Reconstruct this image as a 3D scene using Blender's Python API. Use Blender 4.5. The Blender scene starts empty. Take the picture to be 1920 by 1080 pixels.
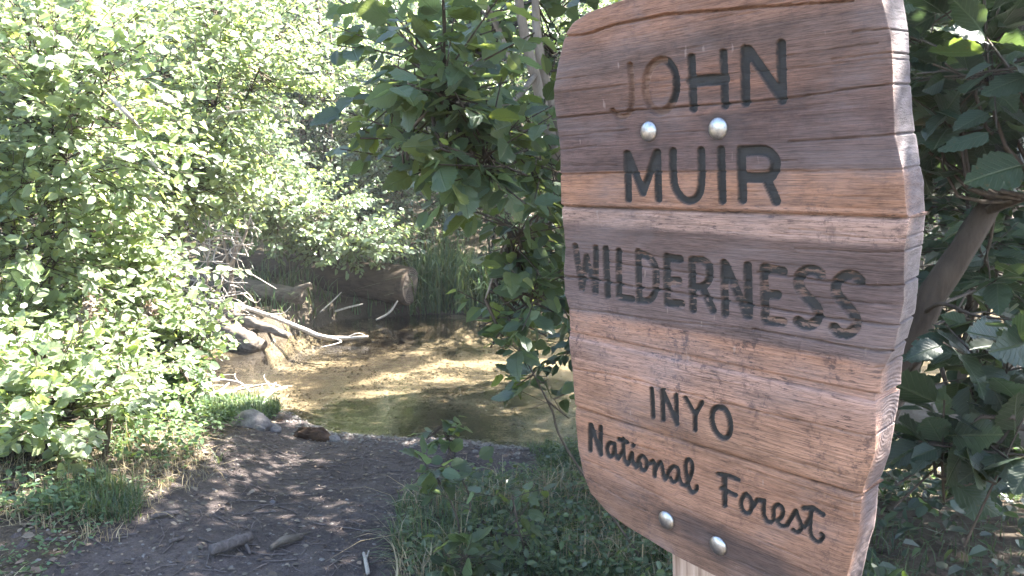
import bpy, math, random
import numpy as np
from mathutils import Matrix, Vector

rng = np.random.default_rng(7)
random.seed(7)
S = bpy.context.scene
COL = S.collection

# ------------------------------------------------------------------ camera, sky, sun, exposure
FPX = 1478.0                       # focal length in pixels of the 1920x1080 photograph
PITCH = math.radians(7.7)
CAM = np.array([0.0, 0.0, 1.5])
cd = bpy.data.cameras.new('camera'); cam = bpy.data.objects.new('camera', cd); COL.objects.link(cam)
cam.location = CAM; cam.rotation_euler = (math.radians(90) - PITCH, 0, 0)
cd.sensor_width = 36; cd.lens = 36 * FPX / 1920; cd.clip_start = 0.05; cd.clip_end = 400
S.camera = cam

SUN_EL, SUN_AZ = math.radians(50), math.radians(64)      # azimuth clockwise from +Y
SUND = np.array([math.cos(SUN_EL) * math.sin(SUN_AZ), math.cos(SUN_EL) * math.cos(SUN_AZ), math.sin(SUN_EL)])
w = bpy.data.worlds.new('World'); S.world = w; w.use_nodes = True
nt = w.node_tree; nt.nodes.clear()
sky = nt.nodes.new('ShaderNodeTexSky'); sky.sky_type = 'NISHITA'; sky.sun_disc = False
sky.sun_elevation = SUN_EL; sky.sun_rotation = SUN_AZ
bg = nt.nodes.new('ShaderNodeBackground'); bg.inputs['Strength'].default_value = 0.06
wo = nt.nodes.new('ShaderNodeOutputWorld')
nt.links.new(sky.outputs[0], bg.inputs[0]); nt.links.new(bg.outputs[0], wo.inputs[0])
sl = bpy.data.lights.new('sun', 'SUN'); sl.energy = 5.0; sl.angle = math.radians(0.55); sl.color = (1.0, 0.95, 0.87)
sun = bpy.data.objects.new('sun', sl); COL.objects.link(sun)
sun.rotation_euler = Vector(SUND).to_track_quat('Z', 'Y').to_euler()
S.view_settings.view_transform = 'Standard'; S.view_settings.look = 'None'
S.view_settings.exposure = 4.12; S.view_settings.gamma = 1.0; S.view_settings.use_curve_mapping = False
S.render.engine = 'CYCLES'
S.cycles.max_bounces = 8; S.cycles.diffuse_bounces = 4; S.cycles.glossy_bounces = 3
S.cycles.transmission_bounces = 5; S.cycles.transparent_max_bounces = 8
S.cycles.caustics_reflective = False; S.cycles.caustics_refractive = False
S.cycles.sample_clamp_indirect = 8.0
S.cycles.use_denoising = True

# ------------------------------------------------------------------ picking rays
RT = np.array([1.0, 0, 0]); FW = np.array([0, math.cos(PITCH), -math.sin(PITCH)]); UP = np.array([0, math.sin(PITCH), math.cos(PITCH)])
def ray(px, py):
    px = np.asarray(px, float); py = np.asarray(py, float)
    return ((px - 960) / FPX)[..., None] * RT + ((540 - py) / FPX)[..., None] * UP + FW
def at(px, py, Y):                 # point of the ray at world distance Y in front of the camera
    d = ray(px, py); return CAM + d * (np.asarray(Y, float) / d[..., 1])[..., None]
def on_z(px, py, z):
    d = ray(px, py); return CAM + d * ((z - 1.5) / d[..., 2])[..., None]
def proj(P):
    q = np.asarray(P, float) - CAM
    x = q @ RT; y = q @ UP; z = q @ FW
    z = np.where(np.abs(z) < 1e-4, 1e-4, z)
    return 960 + FPX * x / z, 540 - FPX * y / z, z

# ------------------------------------------------------------------ small helpers
def tag(o, label=None, cat=None, group=None, kind=None):
    if label: o['label'] = label
    if cat: o['category'] = cat
    if group: o['group'] = group
    if kind: o['kind'] = kind
    return o
def empty(name, loc, label=None, cat=None, group=None):
    o = bpy.data.objects.new(name, None); COL.objects.link(o); o.location = tuple(loc); o.empty_display_size = 0.1
    return tag(o, label, cat, group)
def mesh(name, V, F, mat, parent=None, off=None, smooth=False, attrs=None, uv=None):
    """V (n,3); F: list of arrays of faces (tris and/or quads). off: subtracted so children are local to their thing."""
    V = np.asarray(V, np.float32)
    if off is not None: V = V - np.asarray(off, np.float32)
    Fs = [np.asarray(f, np.int32) for f in (F if isinstance(F, list) else [F]) if len(f)]
    me = bpy.data.meshes.new(name)
    me.vertices.add(len(V)); me.vertices.foreach_set('co', V.ravel())
    nl = sum(f.size for f in Fs); nf = sum(len(f) for f in Fs)
    me.loops.add(nl); me.loops.foreach_set('vertex_index', np.concatenate([f.ravel() for f in Fs]))
    me.polygons.add(nf)
    starts, c = [], 0
    for f in Fs:
        starts.append(c + np.arange(len(f)) * f.shape[1]); c += f.size
    me.polygons.foreach_set('loop_start', np.concatenate(starts).astype(np.int32))
    me.polygons.foreach_set('use_smooth', np.full(nf, smooth, dtype=bool))
    if uv is not None:
        ul = me.uv_layers.new(name='UVMap')
        idx = np.concatenate([f.ravel() for f in Fs])
        ul.data.foreach_set('uv', np.asarray(uv, np.float32)[idx].ravel())
    me.update(calc_edges=True)
    if attrs:
        for k, a in attrs.items():
            at_ = me.attributes.new(k, 'FLOAT', 'POINT'); at_.data.foreach_set('value', np.asarray(a, np.float32))
    if mat: me.materials.append(mat)
    o = bpy.data.objects.new(name, me); COL.objects.link(o)
    if parent is not None: o.parent = parent
    return o
_lat = rng.random((64, 64, 64)).astype(np.float32)
def vnoise(x, y, z=0.0):
    x, y, z = np.broadcast_arrays(np.asarray(x, float), np.asarray(y, float), np.asarray(z, float))
    i, j, k = np.floor(x).astype(int), np.floor(y).astype(int), np.floor(z).astype(int)
    u, v, t = x - i, y - j, z - k
    u, v, t = u * u * (3 - 2 * u), v * v * (3 - 2 * v), t * t * (3 - 2 * t)
    L = lambda a, b, c: _lat[(i + a) & 63, (j + b) & 63, (k + c) & 63]
    def pl(c): return (L(0, 0, c) * (1 - u) + L(1, 0, c) * u) * (1 - v) + (L(0, 1, c) * (1 - u) + L(1, 1, c) * u) * v
    return pl(0) * (1 - t) + pl(1) * t
def fbm(x, y, z=0.0, o=4):
    s, a, n = 0, 0.5, 0
    for q in range(o):
        f = 2 ** q; s = s + a * vnoise(np.asarray(x) * f + 7.3 * q, np.asarray(y) * f + 3.1 * q, np.asarray(z) * f); n += a; a *= 0.5
    return s / n
def sstep(a, b, x): t = np.clip((x - a) / (b - a), 0, 1); return t * t * (3 - 2 * t)
def unit(v): v = np.asarray(v, float); return v / np.maximum(np.linalg.norm(v, axis=-1, keepdims=True), 1e-9)
def catmull(P, n):
    P = np.asarray(P, float)
    if len(P) == 2: return P[0] + (P[1] - P[0]) * np.linspace(0, 1, n)[:, None]
    Q = np.vstack([2 * P[0] - P[1], P, 2 * P[-1] - P[-2]]); m = len(P) - 1
    t = np.linspace(0, m - 1e-6, n); i = t.astype(int); f = (t - i)[:, None]
    a, b, c, d = Q[i], Q[i + 1], Q[i + 2], Q[i + 3]
    return 0.5 * (2 * b + (c - a) * f + (2 * a - 5 * b + 4 * c - d) * f ** 2 + (3 * b - a - 3 * c + d) * f ** 3)
def tube(P, R, sides=6, rough=0.0, seed=0.0, cap=True):
    P = np.asarray(P, float); n = len(P); R = np.broadcast_to(np.asarray(R, float), (n,))
    T = unit(np.gradient(P, axis=0))
    a = np.array([0.31, 0.17, 0.93]); a = a if abs(np.dot(a, T[0])) < 0.9 else np.array([1.0, 0.2, 0.1])
    A = unit(np.cross(T, a)); B = np.cross(T, A)
    th = np.arange(sides) * 2 * math.pi / sides
    rr = R[:, None] * np.ones((1, sides))
    if rough:
        rr = rr * (1 + rough * (2 * fbm(np.cos(th)[None, :] * 1.5 + seed + 20, np.sin(th)[None, :] * 1.5 + 20, (np.cumsum(np.ones(n)) * 0.35)[:, None] + seed) - 1))
    V = P[:, None, :] + rr[..., None] * (np.cos(th)[None, :, None] * A[:, None, :] + np.sin(th)[None, :, None] * B[:, None, :])
    V = V.reshape(-1, 3)
    i = np.arange(n - 1)[:, None] * sides; j = np.arange(sides)[None, :]; j2 = (j + 1) % sides
    Q = np.stack([i + j, i + j2, i + sides + j2, i + sides + j], -1).reshape(-1, 4)
    tris = np.zeros((0, 3), int)
    if cap:
        c0, c1 = len(V), len(V) + 1
        V = np.vstack([V, P[0], P[-1]])
        jj = np.arange(sides); k2 = (jj + 1) % sides
        tris = np.vstack([np.stack([np.full(sides, c0), k2, jj], -1), np.stack([np.full(sides, c1), (n - 1) * sides + jj, (n - 1) * sides + k2], -1)])
    return V, Q, tris
class Bag:                           # collects shapes into one mesh
    def __init__(s): s.V, s.Q, s.T, s.n = [], [], [], 0
    def add(s, V, Q=(), T=()):
        s.V.append(np.asarray(V, np.float32))
        if len(Q): s.Q.append(np.asarray(Q) + s.n)
        if len(T): s.T.append(np.asarray(T) + s.n)
        s.n += len(V)
    def tube(s, *a, **k): s.add(*tube(*a, **k))
    def build(s, name, mat, parent=None, off=None, smooth=True):
        F = ([np.vstack(s.Q)] if s.Q else []) + ([np.vstack(s.T)] if s.T else [])
        return mesh(name, np.vstack(s.V), F, mat, parent, off, smooth)

# ------------------------------------------------------------------ materials
class NT:
    def __init__(s, name):
        s.m = bpy.data.materials.new(name); s.m.use_nodes = True; s.t = s.m.node_tree; s.t.nodes.clear()
        s.out = s.n('OutputMaterial')
    def n(s, typ, ins=None, **kw):
        nd = s.t.nodes.new('ShaderNode' + typ)
        for k, v in kw.items(): setattr(nd, k, v)
        for k, v in (ins or {}).items(): s.set(nd, k, v)
        return nd
    def set(s, nd, k, v):
        i = nd.inputs[k]
        if hasattr(v, 'outputs'): s.t.links.new(v.outputs[0], i)
        elif hasattr(v, 'is_output'): s.t.links.new(v, i)
        else: i.default_value = v
    def math(s, op, a, b=None, c=None, clamp=False):
        nd = s.n('Math', operation=op); nd.use_clamp = clamp
        for q, v in enumerate((a, b, c)):
            if v is not None: s.set(nd, q, v)
        return nd.outputs[0]
    def mix(s, f, a, b, mode='MIX'):
        nd = s.n('Mix', data_type='RGBA', blend_type=mode); nd.clamp_factor = True
        s.set(nd, 0, f)
        for k, v in ((6, a), (7, b)): s.set(nd, k, v if not isinstance(v, tuple) or len(v) == 4 else (*v, 1.0))
        return nd.outputs[2]
    def ramp(s, f, stops, interp='LINEAR'):
        nd = s.n('ValToRGB'); cr = nd.color_ramp; cr.interpolation = interp
        while len(cr.elements) < len(stops): cr.elements.new(0.5)
        for e, (p, c) in zip(cr.elements, stops):
            e.position = p; e.color = (*c, 1.0) if not np.isscalar(c) else (c, c, c, 1.0)
        s.set(nd, 0, f); return nd.outputs[0]
    def noise(s, co, scale, detail=4, rough=0.55, dist=0.0, sc=None):
        if sc is not None:
            mp = s.n('Mapping', {'Vector': co}); mp.inputs['Scale'].default_value = sc; co = mp.outputs[0]
        nd = s.n('TexNoise', {'Vector': co, 'Scale': scale, 'Detail': detail, 'Roughness': rough, 'Distortion': dist})
        return nd.outputs[0]
    def bump(s, h, strength, dist):
        return s.n('Bump', {'Height': h, 'Strength': strength, 'Distance': dist}).outputs[0]
    def bsdf(s, col, rough=0.8, normal=None, spec=0.3, metal=0.0, **kw):
        b = s.n('BsdfPrincipled', {'Base Color': col if not isinstance(col, tuple) else (*col, 1.0), 'Roughness': rough, 'Metallic': metal})
        b.inputs['Specular IOR Level'].default_value = spec
        if normal is not None: s.set(b, 'Normal', normal)
        for k, v in kw.items(): s.set(b, k, v)
        return b
    def done(s, sh): s.t.links.new(sh.outputs[0], s.out.inputs[0]); return s.m

def leaf_material(name, base, trans, tmix=0.38, rough=0.45, spec=0.4, vein=False, hue=0.03):
    k = NT(name)
    r1 = k.n('NewGeometry').outputs['Random Per Island']; r2 = k.n('ObjectInfo').outputs['Random']
    r = k.math('FRACT', k.math('ADD', k.math('MULTIPLY', r1, 1.0), k.math('MULTIPLY', r2, 7.31)))
    r3 = k.math('FRACT', k.math('MULTIPLY', r, 17.7))
    def var(c):
        hsv = k.n('HueSaturation', {'Color': (*c, 1.0)})
        k.set(hsv, 'Hue', k.math('ADD', 0.5, k.math('MULTIPLY', k.math('SUBTRACT', r, 0.62), -2 * hue)))
        k.set(hsv, 'Value', k.math('ADD', 0.62, k.math('MULTIPLY', r3, 0.85)))
        k.set(hsv, 'Saturation', k.math('ADD', 0.75, k.math('MULTIPLY', r, 0.35)))
        return hsv.outputs[0]
    cb, ct = var(base), var(trans)
    nrm = None
    if vein:
        uv = k.n('UVMap').outputs[0]; sp = k.n('SeparateXYZ', {0: uv})
        ax = k.math('ABSOLUTE', k.math('SUBTRACT', sp.outputs[0], 0.5))
        q = k.math('FRACT', k.math('SUBTRACT', k.math('MULTIPLY', sp.outputs[1], 8.5), k.math('MULTIPLY', ax, 7.0)))
        lat = k.math('SUBTRACT', 1.0, k.math('MULTIPLY', k.math('ABSOLUTE', k.math('SUBTRACT', q, 0.5)), 9.0), clamp=True)
        mid = k.math('SUBTRACT', 1.0, k.math('MULTIPLY', ax, 32.0), clamp=True)
        v = k.math('MAXIMUM', k.math('MULTIPLY', lat, 0.6), mid)
        cb = k.mix(k.math('MULTIPLY', v, 0.3), cb, (0.16, 0.2, 0.09))
        co = k.n('TexCoord').outputs['Object']
        blot = k.ramp(k.noise(co, 9, 3), [(0.62, 0.0), (0.75, 1.0)])
        cb = k.mix(k.math('MULTIPLY', blot, k.math('GREATER_THAN', r3, 0.78)), cb, (0.13, 0.075, 0.03))
        ct = k.mix(k.math('MULTIPLY', v, 0.45), ct, (0.05, 0.08, 0.02))
        nrm = k.bump(k.math('MULTIPLY', v, -1.0), 0.35, 0.06)
    b = k.bsdf(cb, rough, nrm, spec)
    t = k.n('BsdfTranslucent', {'Color': ct})
    if nrm is not None: k.set(t, 'Normal', nrm)
    return k.done(k.n('MixShader', {0: tmix, 1: b, 2: t}))
def bark_material(name, c1, c2, scale=18, stretch=(1, 1, 0.25), bump=0.6):
    k = NT(name); co = k.n('TexCoord').outputs['Object']
    a = k.noise(co, scale, 6, 0.65, 0.4, stretch); b = k.noise(co, 3.0, 3)
    f = k.math('ADD', k.math('MULTIPLY', a, 0.75), k.math('MULTIPLY', b, 0.35))
    col = k.ramp(f, [(0.35, c1), (0.72, c2)])
    return k.done(k.bsdf(col, 0.9, k.bump(a, bump, 0.02), 0.15))

M = {}
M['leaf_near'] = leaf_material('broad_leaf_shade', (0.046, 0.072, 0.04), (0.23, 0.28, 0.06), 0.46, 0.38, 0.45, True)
M['leaf_right'] = leaf_material('shade_darkened_leaf', (0.022, 0.038, 0.022), (0.07, 0.105, 0.022), 0.33, 0.4, 0.35, True)  # shaded copy of the broad leaf: deep shade put into its colour
M['leaf_left'] = leaf_material('sun_brightened_leaf', (0.115, 0.145, 0.085), (0.38, 0.47, 0.14), 0.5, 0.34, 0.75, True)  # lit copy of the broad leaf: sunlight put into the paler colour
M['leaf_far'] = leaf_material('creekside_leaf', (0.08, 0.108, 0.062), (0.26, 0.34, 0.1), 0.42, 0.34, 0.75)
M['leaf_dark'] = leaf_material('shade_toned_leaf', (0.021, 0.037, 0.02), (0.1, 0.16, 0.03), 0.3, 0.45, 0.4)  # leaf green darkened further so the colour carries the shade
M['herb'] = leaf_material('herb_leaf', (0.07, 0.11, 0.05), (0.18, 0.26, 0.06), 0.35, 0.5, 0.3)
M['grass'] = leaf_material('grass_blade', (0.055, 0.078, 0.036), (0.14, 0.19, 0.05), 0.35, 0.5, 0.35, hue=0.05)
M['grass_dark'] = leaf_material('shade_toned_grass_blade', (0.04, 0.06, 0.026), (0.09, 0.13, 0.03), 0.3, 0.5, 0.3)  # shaded copy of the grass, shade put into the colour
M['dry_grass'] = leaf_material('dry_grass_blade', (0.28, 0.22, 0.13), (0.25, 0.2, 0.1), 0.3, 0.7, 0.2, hue=0.01)
M['litter'] = leaf_material('dead_leaf', (0.15, 0.117, 0.09), (0.12, 0.07, 0.03), 0.15, 0.8, 0.15, hue=0.015)
M['litter_dark'] = leaf_material('shade_toned_dead_leaf', (0.07, 0.05, 0.034), (0.04, 0.025, 0.015), 0.15, 0.8, 0.15, hue=0.015)  # dead leaves again, darkened in colour for the shaded ground
M['bark'] = bark_material('grey_brown_bark', (0.09, 0.07, 0.055), (0.27, 0.225, 0.185), 22)
M['bark_dark'] = bark_material('shade_toned_bark', (0.02, 0.015, 0.011), (0.075, 0.056, 0.042), 22)  # bark copy with the shade on the slanting trunk painted in
M['twig'] = bark_material('twig_bark', (0.035, 0.027, 0.021), (0.1, 0.078, 0.06), 40)
M['dead'] = bark_material('bleached_dead_wood', (0.2, 0.17, 0.145), (0.46, 0.41, 0.36), 30, (1, 1, 0.3))
M['log'] = bark_material('log_bark', (0.014, 0.01, 0.008), (0.075, 0.055, 0.04), 14, (0.35, 1.6, 1.6), 1.0)
M['gravel'] = bark_material('creek_gravel', (0.06, 0.055, 0.05), (0.2, 0.18, 0.165), 60, (1, 1, 1), 0.3)
M['oldlog'] = bark_material('grey_old_log', (0.04, 0.033, 0.027), (0.17, 0.14, 0.115), 16, (0.35, 1.5, 1.5), 1.0)
M['rock'] = bark_material('granite', (0.06, 0.055, 0.058), (0.17, 0.155, 0.155), 30, (1, 1, 1), 0.4)
M['darkwood'] = bark_material('rotten_wood', (0.02, 0.013, 0.01), (0.075, 0.045, 0.03), 25, (1, 0.4, 1), 1.0)
M['stick'] = bark_material('fallen_stick', (0.05, 0.042, 0.04), (0.17, 0.14, 0.13), 45, (1, 1, 0.4))

def wood_end_material():
    k = NT('cut_end_wood'); co = k.n('TexCoord').outputs['Object']
    d = k.n('VectorMath', {0: co}, operation='LENGTH').outputs['Value']
    rg = k.math('SINE', k.math('MULTIPLY', k.math('ADD', d, k.math('MULTIPLY', k.noise(co, 6), 0.03)), 260.0))
    c = k.ramp(k.math('ADD', k.math('MULTIPLY', rg, 0.2), k.noise(co, 9, 5)), [(0.25, (0.03, 0.022, 0.017)), (0.75, (0.13, 0.105, 0.085))])
    return k.done(k.bsdf(c, 0.85, k.bump(rg, 0.3, 0.01), 0.2))
M['end'] = wood_end_material()

def ground_material(name, dark, mid, light, tint):
    k = NT(name); co = k.n('TexCoord').outputs['Object']
    a = k.noise(co, 2.2, 6, 0.65); b = k.noise(co, 38, 5, 0.7); c = k.noise(co, 150, 3, 0.6)
    f = k.math('ADD', k.math('MULTIPLY', a, 0.5), k.math('ADD', k.math('MULTIPLY', b, 0.35), k.math('MULTIPLY', c, 0.2)))
    col = k.ramp(f, [(0.36, dark), (0.52, mid), (0.68, light)])
    sp = k.ramp(k.n('TexVoronoi', {'Vector': co, 'Scale': 60.0}, feature='F1').outputs['Distance'], [(0.1, 1.0), (0.2, 0.0)])
    pick = k.ramp(k.noise(co, 23, 2), [(0.55, 0.0), (0.62, 1.0)])
    col = k.mix(k.math('MULTIPLY', sp, pick), col, tint)
    h = k.math('ADD', k.math('MULTIPLY', b, 1.0), k.math('ADD', k.math('MULTIPLY', c, 0.4), k.math('MULTIPLY', sp, 0.25)))
    return k.done(k.bsdf(col, 0.95, k.bump(h, 0.9, 0.03), 0.12))
M['dirt'] = ground_material('trodden_dirt', (0.036, 0.029, 0.028), (0.075, 0.061, 0.058), (0.135, 0.112, 0.103), (0.2, 0.165, 0.14))
M['soil'] = ground_material('litter_soil', (0.03, 0.024, 0.018), (0.062, 0.049, 0.036), (0.115, 0.092, 0.07), (0.2, 0.16, 0.115))
def bed_material():
    k = NT('creek_sand'); co = k.n('TexCoord').outputs['Object']
    a = k.noise(co, 1.6, 6, 0.68); b = k.noise(co, 45, 5, 0.7)
    f = k.math('ADD', k.math('MULTIPLY', k.math('SUBTRACT', a, 0.2), 1.0), k.math('MULTIPLY', b, 0.4))
    col = k.ramp(f, [(0.38, (0.016, 0.0135, 0.0115)), (0.5, (0.042, 0.035, 0.027)), (0.63, (0.27, 0.23, 0.172))])
    return k.done(k.bsdf(col, 0.9, k.bump(b, 0.8, 0.02), 0.2))
M['bed'] = bed_material()
def water_material():
    k = NT('creek_water'); co = k.n('TexCoord').outputs['Object']
    a = k.noise(co, 9, 3, 0.55, 0.6, (1.0, 1.7, 1)); b = k.noise(co, 38, 3, 0.5, 0.3, (1.0, 1.6, 1))
    nr = k.bump(k.math('ADD', a, k.math('MULTIPLY', b, 0.3)), 0.6, 0.0045)
    fr = k.n('Fresnel', {'IOR': 1.33, 'Normal': nr})
    tr = k.n('BsdfTransparent', {'Color': (0.72, 0.69, 0.62, 1)})
    gl = k.n('BsdfGlossy', {'Color': (1, 1, 1, 1), 'Roughness': 0.03, 'Normal': nr})
    return k.done(k.n('MixShader', {0: fr, 1: tr, 2: gl}))
M['water'] = water_material()
def metal_material():
    k = NT('galvanised_steel'); co = k.n('TexCoord').outputs['Object']
    n = k.noise(co, 160, 4, 0.6)
    return k.done(k.bsdf(k.ramp(n, [(0.3, (0.27, 0.265, 0.26)), (0.7, (0.5, 0.495, 0.485))]), k.ramp(n, [(0.3, 0.5), (0.7, 0.3)]), k.bump(n, 0.25, 0.001), 0.5, 1.0))
M['bolt'] = metal_material()

# ------------------------------------------------------------------ the terrain
ZW = -0.25
near_px = np.array([(-600, 640), (100, 690), (330, 722), (430, 752), (545, 775), (620, 812), (760, 818), (900, 828), (1010, 838), (1150, 850), (1500, 880)])
far_px = np.array([(-600, 600), (100, 640), (330, 652), (490, 652), (560, 624), (640, 600), (760, 591), (900, 588), (1010, 585), (1150, 580), (1500, 575)])
NE = on_z(near_px[:, 0], near_px[:, 1], ZW); FE = on_z(far_px[:, 0], far_px[:, 1], ZW)
def y_near(x): return np.interp(x, NE[:, 0], NE[:, 1]) + 0.12 * (fbm(np.asarray(x) * 2.5 + 9, 3.0) - 0.5)
def y_far(x): return np.interp(x, FE[:, 0], FE[:, 1]) + 0.3 * (fbm(np.asarray(x) * 2.0 + 31, 5.0) - 0.5)
def height(x, y):
    x = np.asarray(x, float); y = np.asarray(y, float)
    yn, yf = y_near(x), y_far(x)
    d = np.minimum(y - yn, yf - y)
    bed = ZW - 0.03 - 0.2 * sstep(0, 0.9, d) + 0.03 * (fbm(x * 3, y * 3) - 0.5)
    dn = yn - y
    nb = ZW + 0.03 * sstep(0, 0.15, dn) + 0.24 * sstep(0.1, 2.4, dn) + 0.07 * (fbm(x * 1.3 + 4, y * 1.3 + 8) - 0.5) * sstep(0, 1, dn)
    side = sstep(-0.9, -2.4, x) * 0.14 + sstep(0.1, 1.2, x) * 0.12
    nb = nb + side * sstep(0.2, 1.5, dn) + 0.012 * (fbm(x * 9, y * 9) - 0.5)
    df = y - yf
    fb = ZW + 0.25 * sstep(0, 0.5, df) + 0.2 * sstep(0.4, 2.5, df) + 0.42 * np.maximum(0, y - 13.0) + 0.25 * (fbm(x * 0.7, y * 0.7 + 5) - 0.5) * sstep(0, 1.5, df)
    fb = np.minimum(fb, 9 + 0.03 * y)
    h = np.where(d > 0, bed, np.where(y < yn, nb, fb))
    far = sstep(6, 16, np.abs(x)) * 0.30 * (np.abs(x) - 6) * sstep(-6, 6, y)
    return np.where(d > 0, h, h + np.minimum(far, 9))
def axis(lo, a, b, hi, fine, grow=1.13):
    m = list(np.arange(a, b + fine / 2, fine)); st = fine; v = m[-1]; up = []
    while v < hi: st *= grow; v += st; up.append(v)
    st = fine; v = m[0]; dn = []
    while v > lo: st *= grow; v -= st; dn.append(v)
    return np.array(dn[::-1] + m + up)
gx = axis(-90, -4.2, 4.2, 90, 0.045); gy = axis(-60, 1.6, 11.5, 160, 0.045)
GX, GY = np.meshgrid(gx, gy, indexing='ij'); GZ = height(GX, GY)
GV = np.stack([GX, GY, GZ], -1).reshape(-1, 3)
ny = len(gy)
ii, jj = np.meshgrid(np.arange(len(gx) - 1), np.arange(ny - 1), indexing='ij')
GQ = np.stack([ii * ny + jj, (ii + 1) * ny + jj, (ii + 1) * ny + jj + 1, ii * ny + jj + 1], -1).reshape(-1, 4)
ctr = GV[GQ].mean(1)
# path: bounded by two traced lines
pl_px = np.array([(-300, 1500), (60, 1180), (190, 1060), (260, 990), (335, 935), (392, 880), (435, 805), (470, 790)])
pr_px = np.array([(690, 1500), (730, 1080), (750, 1000), (800, 905), (900, 865), (1010, 838)])
PL = on_z(pl_px[:, 0], pl_px[:, 1], -0.02); PR = on_z(pr_px[:, 0], pr_px[:, 1], -0.02)
def path_d(x, y):                     # >0 inside the path
    o = np.argsort(PL[:, 1]); l = np.interp(y, PL[o, 1], PL[o, 0]); o = np.argsort(PR[:, 1]); r = np.interp(y, PR[o, 1], PR[o, 0])
    wob = 0.25 * (fbm(np.asarray(x) * 2.2 + 11, np.asarray(y) * 2.2) - 0.5)
    return np.minimum(np.minimum(x - l, r - x) + wob, y_near(x) - y + 0.02)
incr = (ctr[:, 1] > y_near(ctr[:, 0])) & (ctr[:, 1] < y_far(ctr[:, 0])) & (np.abs(ctr[:, 0]) < 30)
inpath = (~incr) & (path_d(ctr[:, 0], ctr[:, 1]) > 0) & (ctr[:, 1] > -8)
def submesh(name, V, Q, mat, smooth=True, parent=None, attrs=None, off=None):
    u, inv = np.unique(Q.ravel(), return_inverse=True)
    return mesh(name, V[u], inv.reshape(Q.shape), mat, parent, off, smooth, {k: a[u] for k, a in attrs.items()} if attrs else None)
tag(submesh('ground', GV, GQ[~incr & ~inpath], M['soil']), 'brown soil under the plants and up the wooded slope', 'ground', kind='structure')
tag(submesh('dirt_path', GV, GQ[inpath], M['dirt']), 'dark trodden dirt path leading down to the creek', 'path', kind='structure')
tag(submesh('creek_bed', GV, GQ[incr], M['bed']), 'golden sandy gravel bed under the shallow water', 'creek bed', kind='structure')
wx = np.linspace(-29, 29, 120); wv, wf = [], []
for q, x in enumerate(wx):
    wv += [(x, float(y_near(x)) - 0.25, ZW), (x, float(y_far(x)) + 0.25, ZW)]
    if q: wf.append((2 * q - 2, 2 * q, 2 * q + 1, 2 * q - 1))
tag(mesh('creek', wv, np.array(wf), M['water'], smooth=True), 'shallow clear creek crossing behind the path', 'creek', kind='structure')

# ------------------------------------------------------------------ leaves, twigs, shrubs and trees
def hi_leaf(seed, asp=0.72, curl=0.12, fold=0.18):
    """serrated broad leaf, base at the origin, tip at +Y, length 1, 34 triangles and a stalk"""
    r = np.random.default_rng(seed); n = 9
    t = np.linspace(0, 1, n); ws = asp * 0.5 * np.power(np.sin(np.pi * np.power(t, 0.78)), 0.8); ws[0] = ws[-1] = 0
    V, uv = [], []
    wav = r.normal(0, 0.02, (2, n)); tw = r.normal(0, 0.12)
    def z(x, y): return -curl * y * y + fold * abs(x) + tw * x * y
    for q in range(n): V.append((0, t[q], z(0, t[q]))); uv.append((0.5, t[q]))
    for s in (-1, 1):
        for q in range(1, n - 1):
            for e in (0, 1):                     # notch and tooth
                y = t[q] - 0.03 + e * 0.055; x = s * ws[q] * (0.93 if e == 0 else 1.06)
                V.append((x, y, z(x, y) + wav[(s + 1) // 2, q])); uv.append((0.5 + x / asp * 0.9, y))
    T = []
    m = (n - 2) * 2
    for si, s in enumerate((-1, 1)):
        b = n + si * m
        def tri(a, c, d): T.append((a, c, d) if s > 0 else (a, d, c))
        tri(0, b, 1)
        for q in range(1, n - 1):
            o = b + (q - 1) * 2
            tri(q, o, o + 1)
            nx = o + 2 if q < n - 2 else n - 1
            tri(q, o + 1, q + 1)
            if q < n - 2: tri(q + 1, o + 1, nx)
    k = len(V); V += [(-0.012, 0.02, 0), (0.012, 0.02, 0), (0.01, -0.22, 0.02), (-0.01, -0.22, 0.02)]; uv += [(0.5, 0)] * 4
    T += [(k, k + 1, k + 2), (k, k + 2, k + 3)]
    V = np.array(V); T = np.array(T)
    nrm = np.cross(V[T[:, 1]] - V[T[:, 0]], V[T[:, 2]] - V[T[:, 0]])[:, 2]
    T[nrm < 0] = T[nrm < 0][:, ::-1]
    o = mesh('leaf', V, [T], None, smooth=True, uv=np.array(uv)); me = o.data
    bpy.data.objects.remove(o); return me
LEAVES = {}
def leaf_meshes(mat):
    if mat not in LEAVES:
        L = [hi_leaf(s, a, c, f) for s, a, c, f in ((1, 0.74, 0.1, 0.2), (2, 0.7, 0.22, 0.1), (3, 0.78, -0.08, 0.3), (4, 0.66, 0.3, 0.25), (5, 0.72, 0.05, -0.12))]
        for me in L: me.materials.append(M[mat])
        LEAVES[mat] = L
    return LEAVES[mat]
def bulk(P, D, N, L, asp, r):
    """many simple folded leaves: 6 vertices, 4 triangles each"""
    n = len(P); Sd = unit(np.cross(D, N)); N = np.cross(Sd, D); L = L[:, None]
    w_ = L * asp * 0.5; fo = r.uniform(-0.05, 0.3, (n, 1)) * w_; dr = r.uniform(-0.05, 0.3, (n, 1)) * L
    a = P; tip = P + D * L - N * dr
    l1 = P + D * L * 0.28 - Sd * w_ * 0.9 + N * fo; l2 = P + D * L * 0.66 - Sd * w_ * 0.82 + N * (fo - dr * 0.4)
    r1 = P + D * L * 0.28 + Sd * w_ * 0.9 + N * fo; r2 = P + D * L * 0.66 + Sd * w_ * 0.82 + N * (fo - dr * 0.4)
    V = np.stack([a, l1, l2, tip, r2, r1], 1).reshape(-1, 3)
    b = (np.arange(n) * 6)[:, None]
    T = np.concatenate([b + np.array([[0, 2, 1]]), b + np.array([[0, 3, 2]]), b + np.array([[0, 4, 3]]), b + np.array([[0, 5, 4]])], 1).reshape(-1, 3)
    return V, T
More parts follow.
